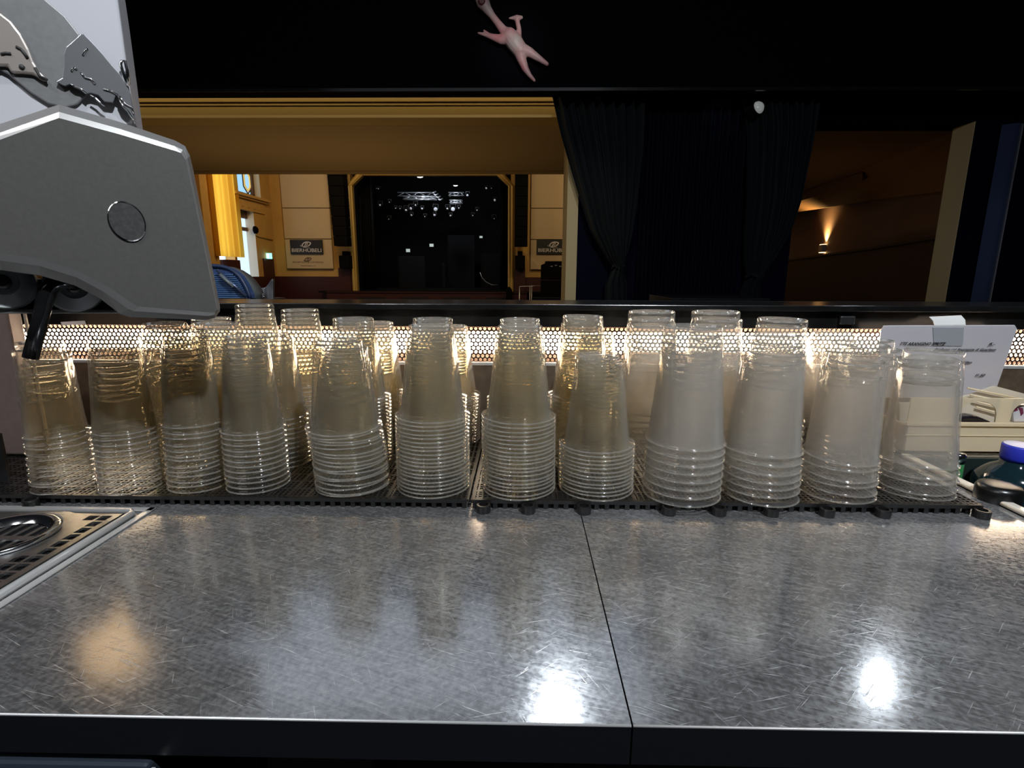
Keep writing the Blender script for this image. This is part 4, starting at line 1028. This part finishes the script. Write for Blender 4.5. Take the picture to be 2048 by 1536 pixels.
# tower above with emblem relief
A4 = A + nn * .03
def tp(x, y, off=0.0): return PP(x, y, A4 - nn * off, nn)
q = [tp(-200, -160), tp(212, -160), tp(236, 0), tp(270, 250), tp(-200, 330)]
tw = MB().hexa(q, nn * .08).build('tower', M['tower'], disp, bevel=.002)
dsc = [(-120, -90), (-30, -62), (40, -35), (92, 0), (130, 32), (158, 68), (178, 110), (186, 150), (178, 186), (155, 208), (130, 215), (95, 207), (60, 185), (15, 148), (-60, 110), (-120, 60)]
MB().hexa([tp(x, y, .004) for x, y in dsc], nn * .0035).build('emblem_disc', M['emblem'], disp, bevel=.0012)
lb = [(-60, 0), (0, 25), (22, 42), (42, 68), (58, 98), (68, 124), (80, 144), (96, 160), (86, 163), (66, 149), (46, 147), (22, 146), (14, 132), (-60, 130)]
MB().hexa([tp(x, y, .008) for x, y in lb], nn * .0038).build('bull_relief', M['bullb'], disp, bevel=.0022)
rb = [(161, 68), (168, 68), (184, 84), (204, 106), (222, 128), (240, 148), (252, 168), (260, 186), (270, 240), (273, 246), (262, 236), (246, 212), (232, 190), (226, 205), (208, 203), (196, 190), (182, 186), (172, 188), (156, 178), (142, 168), (130, 172), (124, 170), (112, 163), (124, 156), (127, 134), (127, 108), (132, 94), (148, 80)]
MB().hexa([tp(x, y, .009) for x, y in rb], nn * .0045).build('bull_relief', M['bull'], disp, bevel=.0022)
mb = MB()
for path in (((141, 167), (150, 174), (162, 178), (173, 187)), ((181, 190), (192, 197), (200, 205), (210, 212)), ((162, 145), (170, 155), (182, 158), (190, 168)), ((207, 178), (222, 182), (236, 190)), ((238, 196), (246, 213), (256, 222), (268, 242)), ((240, 192), (250, 208), (262, 214), (268, 228)), ((143, 142), (148, 135), (154, 139)), ((166, 110), (172, 100), (175, 97))):
    mb.tube([tp(x, y, .0095) for x, y in path], .0009, 8)
mb.tube([tp(x, y, .009) for x, y in ((256, 172), (246, 145), (241, 128), (243, 122), (250, 122), (254, 140), (258, 168))], .0014, 8)
mb.build('relief_ridges', M['chrome'], disp, smooth=True)
mb = MB()
for path in (((32, 93), (42, 98), (50, 108), (55, 116)), ((2, 108), (12, 106), (22, 107)), ((70, 135), (80, 152), (95, 160))):
    mb.tube([tp(x, y, .0084) for x, y in path], .0012, 8)
mb.lathe([(.0022, 0), (.002, .0012)], tp(44, 134, .008), -nn, 14)
mb.build('relief_lines', M['badge'], disp, smooth=True)
# column that carries the head, behind the small cups
q0 = P(-190, 700, .74); q1 = P(27, 700, .74)
MB().box((q0.x, .74, ZM + .0006), (q1.x, .763, P(0, 627, .70).z + .02)).build('column', M['column'], disp, bevel=.003)
MB().box((q1.x + .0005, .7635, ZM + .0006), (q1.x + .004, .767, P(0, 627, .70).z + .02)).build('column_edge', pbr('pale_column_edge', (.62, .52, .42), .35), disp, bevel=.001)
MB().hexa([P(-60, 968, .64), P(16, 968, .64), P(11, 930, .64), P(-2, 868, .64), P(-60, 868, .64)], (0, .004, 0)).build('column_foot', M['black'], disp)

# ------------------------------------------------------------------ sink at the right end
e = empty('bar_sink', (.85, .6, TOP - .14), 'dark stainless sink basin at the end of the worktop', 'sink')
SX0, SX1, SY0, SY1, SD = XR + .012, 1.25, .20, .800, TOP - .14
mb = MB(); mb.box((SX0, SY0, SD - .004), (SX1, SY1, SD)); mb.box((SX0 - .004, SY0, SD), (SX0, SY1, TOP)); mb.box((SX0, SY1, SD), (SX1, SY1 + .004, TOP)); mb.box((SX1, SY0, SD), (SX1 + .004, SY1, TOP)); mb.box((SX0, SY0 - .004, SD), (SX1, SY0, TOP))
mb.build('basin', M['sink'], e)
mb = MB().box((XR + .0005, SY0, TOP + .0002), (XR + .0145, SY1 + .004, TOP + .0065)); mb.build('side_rim', pbr('bright_rim_steel', (.90, .82, .70), .3, .3), e, bevel=.0025)
mb = MB().box((XR + .015, SY1 + .0045, TOP - .003), (SX1, YK, TOP + .001)); mb.build('rear_deck', M['satin'], e, bevel=.001)
# bottles in the sink
def lathe_thing(name, label, cat, base, parts):
    t = empty(name, base, label, cat)
    for nm, prof, mt in parts: MB().lathe(prof, base, seg=36).build(nm, mt, t, smooth=True)
    return t
bz = SD
c0 = P(2040, 897, .735); H = c0.z - bz
lathe_thing('water_bottle', 'squat teal bottle with a blue screw cap standing in the sink', 'bottle', (c0.x, .735, bz + .0005),
  [('body', [(.04, 0), (.046, .006), (.047, H - .055), (.045, H - .042), (.030, H - .030), (.020, H - .024), (.018, H - .014)], M['teal']),
   ('cap', [(.0195, H - .018), (.0205, H - .014), (.0205, H + .003), (.0195, H + .005)], M['bluecap']),
   ('cap_top', [(.0190, H + .0052), (.018, H + .0058)], M['captop'])])
c0 = P(1999, 972, .645); H = c0.z - bz
lathe_thing('capped_bottle', 'dark bottle with a broad flat black cap in the sink', 'bottle', (c0.x, .645, bz + .0005),
  [('body', [(.021, 0), (.0225, .004), (.0225, H - .034), (.018, H - .026)], M['teal']),
   ('cap', [(.0225, H - .024), (.0242, H - .020), (.0242, H - .004), (.022, H + .001), (.015, H + .002)], pbr('glossy_black_cap', (.004, .004, .004), .3))])
c0 = P(1916, 906, .748); H = c0.z - bz
lathe_thing('green_bottle', 'green glass bottle with a foil top at the sink edge behind the cups', 'bottle', (max(c0.x, SX0 + .016), .748, bz + .0005),
  [('body', [(.013, 0), (.014, .004), (.014, H * .5), (.010, H * .75), (.0095, H - .012)], M['green']),
   ('foil', [(.0105, H - .014), (.0108, H - .002), (.009, H)], M['chrome'])])

# ------------------------------------------------------------------ price card
cardn = Vector((0, -.93, .20)).normalized()
Ac = P(1895, 652, .872)
cu = Vector((1, 0, 0)); cv_ = cardn.cross(cu) if cardn.cross(cu).z > 0 else -cardn.cross(cu)
# plane of the card leans: top towards the lens
cn = Vector((0, -1, -.42)).normalized()
def cp(x, y, off=0): return PP(x, y, Ac + cn * off, cn)
cv2 = (cp(1900, 660) - cp(1903, 720)); cv2 = Vector((0, cv2.y, cv2.z)).normalized()
e = empty('price_card', cp(1880, 797), 'white drinks price card in a clear holder hanging at the light strip', 'price card')
q = [cp(1768, 652), cp(1762, 662), cp(1746, 800), cp(1986, 797), cp(2034, 658), cp(2030, 651)]
MB().hexa(q, -cn * .0018).build('card', M['card'], e)
MB().hexa([cp(1866, 655, .0006), cp(1928, 655, .0006), cp(1926, 688, .0006), cp(1924, 692, .0006), cp(1868, 692, .0006)], -cn * .0004).build('grey_block', M['cardclip'], e)
xd = (1, 0, 0)
def ctext(txt, x, y, h, w, align='LEFT', sh=.25):
    return lettering('printed_text', txt, cp(x, y, .0012), xd, cv2, h, M['type'], e, align, bold=.03, shear=sh, width=w)
px2m = (cp(1990, 700) - cp(1890, 700)).length / 100
ctext('TTE ARANGINO SPRITZ', 1798, 690, .0054, 91 * px2m)
ctext('f5.–', 1976, 691, .0052, 13 * px2m)
ctext('Profumo col Spumante di Guarlevo', 1868, 701, .0046, 123 * px2m)
ctext('" Kilian', 1918, 727, .0046, 24 * px2m)
ctext('f1.50', 1949, 753, .0052, 20 * px2m)
cl = empty('holder_clip', P(1895, 640, .885), 'bright metal clip that holds the price card on the ledge', 'clip')
q = [P(1858, 634, .893), P(1922, 631, .893), P(1930, 640, .884), P(1931, 650, .872), P(1869, 651, .872), P(1866, 642, .884)]
mb = MB(); mb.add(q, [(0, 1, 2, 5), (5, 2, 3, 4)]); mb.build('bent_plate', pbr('bright_clip_steel', (.78, .78, .76), .45, .25), cl, solid=.0012)

# ------------------------------------------------------------------ beige caddy with bins on the rear deck
zd_ = TOP + .0012
x0 = max(P(1792, 880, .83).x, XR + .018); x1 = x0 + .36
e = empty('storage_caddy', (x0 + .15, .86, zd_), 'translucent beige bar caddy with arched bins beside the price card', 'caddy')
yf, yb = .822, .905
mb = MB(); mb.box((x0, yf, zd_), (x1, yb, zd_ + .004)); mb.box((x0, yf, zd_), (x1, yf + .003, P(1950, 850, yf).z)); mb.box((x0, yb - .003, zd_), (x1, yb, P(1950, 845, yb).z))
mb.box((x0, yf, zd_), (x0 + .003, yb, P(1950, 850, yf).z)); mb.box((x1 - .003, yf, zd_), (x1, yb, P(1950, 850, yf).z))
mb.box((x0 - .002, yf - .003, P(1950, 852, yf).z), (x1, yf + .003, P(1950, 845, yf).z)); mb.box((x0 - .002, yf - .0015, P(1950, 870, yf).z - .002), (x1, yf, P(1950, 870, yf).z))
mb.build('tray', M['caddy'], e, bevel=.001)
# arched front of the bins: outline with two arch openings
zt0 = P(1950, 846, yf + .004).z; zt1 = P(1950, 799, yf + .004).z
def arch(xa, xb, n=14):
    cx_ = (xa + xb) / 2; rx = (xb - xa) / 2
    return [(cx_ + rx * math.cos(math.pi * k / n), zt0 + (zt1 - zt0 - .003) * (math.sin(math.pi * k / n) ** .55)) for k in range(n + 1)]
mb = MB(); xa0, xa1 = P(1922, 830, yf).x, P(1998, 830, yf).x; xb0, xb1 = P(2027, 830, yf).x, P(2027, 830, yf).x + .06
for xa, xb in ((xa0, xa1), (xb0, xb1)):
    ar = arch(xa, xb); zt2_ = zt1 + .002
    for (p, q_) in zip(ar, ar[1:]):
        mb.hexa([(p[0], yf + .004, p[1]), (q_[0], yf + .004, q_[1]), (q_[0], yf + .004, zt2_), (p[0], yf + .004, zt2_)], (0, .0025, 0))
for xa, xb in ((x0 + .003, xa0), (xa1, xb0)): mb.box((xa, yf + .004, zt0), (xb, yf + .0065, zt1 + .002))
mb.build('bin_fronts', M['caddy'], e)
mb = MB()
q = [P(1800, 806, .885), P(1905, 800, .885), P(1990, 772, .885), P(2120, 806, .885), P(2120, 850, .885), P(1800, 846, .885)]
mb.hexa(q, (0, .003, 0)); mb.build('bin_backs', M['caddyw'], e)
mb = MB()
for k, (ya, yb_) in enumerate(((776, 812), (784, 822), (796, 836), (808, 850))):
    mb.tube([P(1935 + k * 6, ya + (6 if k else 0), .880), P(2080, ya + 30 + k * 4, .880)], .0016, 6)
mb.build('ribs', M['caddy'], e, smooth=True)
mb = MB(); pz = P(1950, 845, .835)
pp = [(1912, 843), (1920, 837), (1932, 833), (1946, 831.5), (1958, 833), (1970, 838), (1986, 845), (1970, 847), (1930, 846)]
tag(MB().hexa(qd(pp, .832), (0, .02, 0)).build('foil_pouch', M['pouch'], bevel=.003), 'crumpled black foil pouch lying in the arched caddy bin', 'pouch')
e = empty('snack_packet', P(2040, 845, .832), 'white packet with maroon print in the second caddy bin', 'packet')
MB().hexa(qd([(2028, 846), (2026, 826), (2029, 812), (2062, 810), (2064, 846)], .834), (0, .015, 0)).build('wrapper', M['packet'], e, bevel=.003)
mb = MB()
for q in ([(2027, 819), (2034, 815), (2036, 821), (2028, 823)], [(2036, 815), (2046, 816), (2047, 827), (2042, 832), (2040, 822)], [(2049, 818), (2056, 818), (2056, 832), (2050, 832)]): mb.hexa(qd(q, .8335), (0, .0006, 0))
mb.build('print', M['packetp'], e)
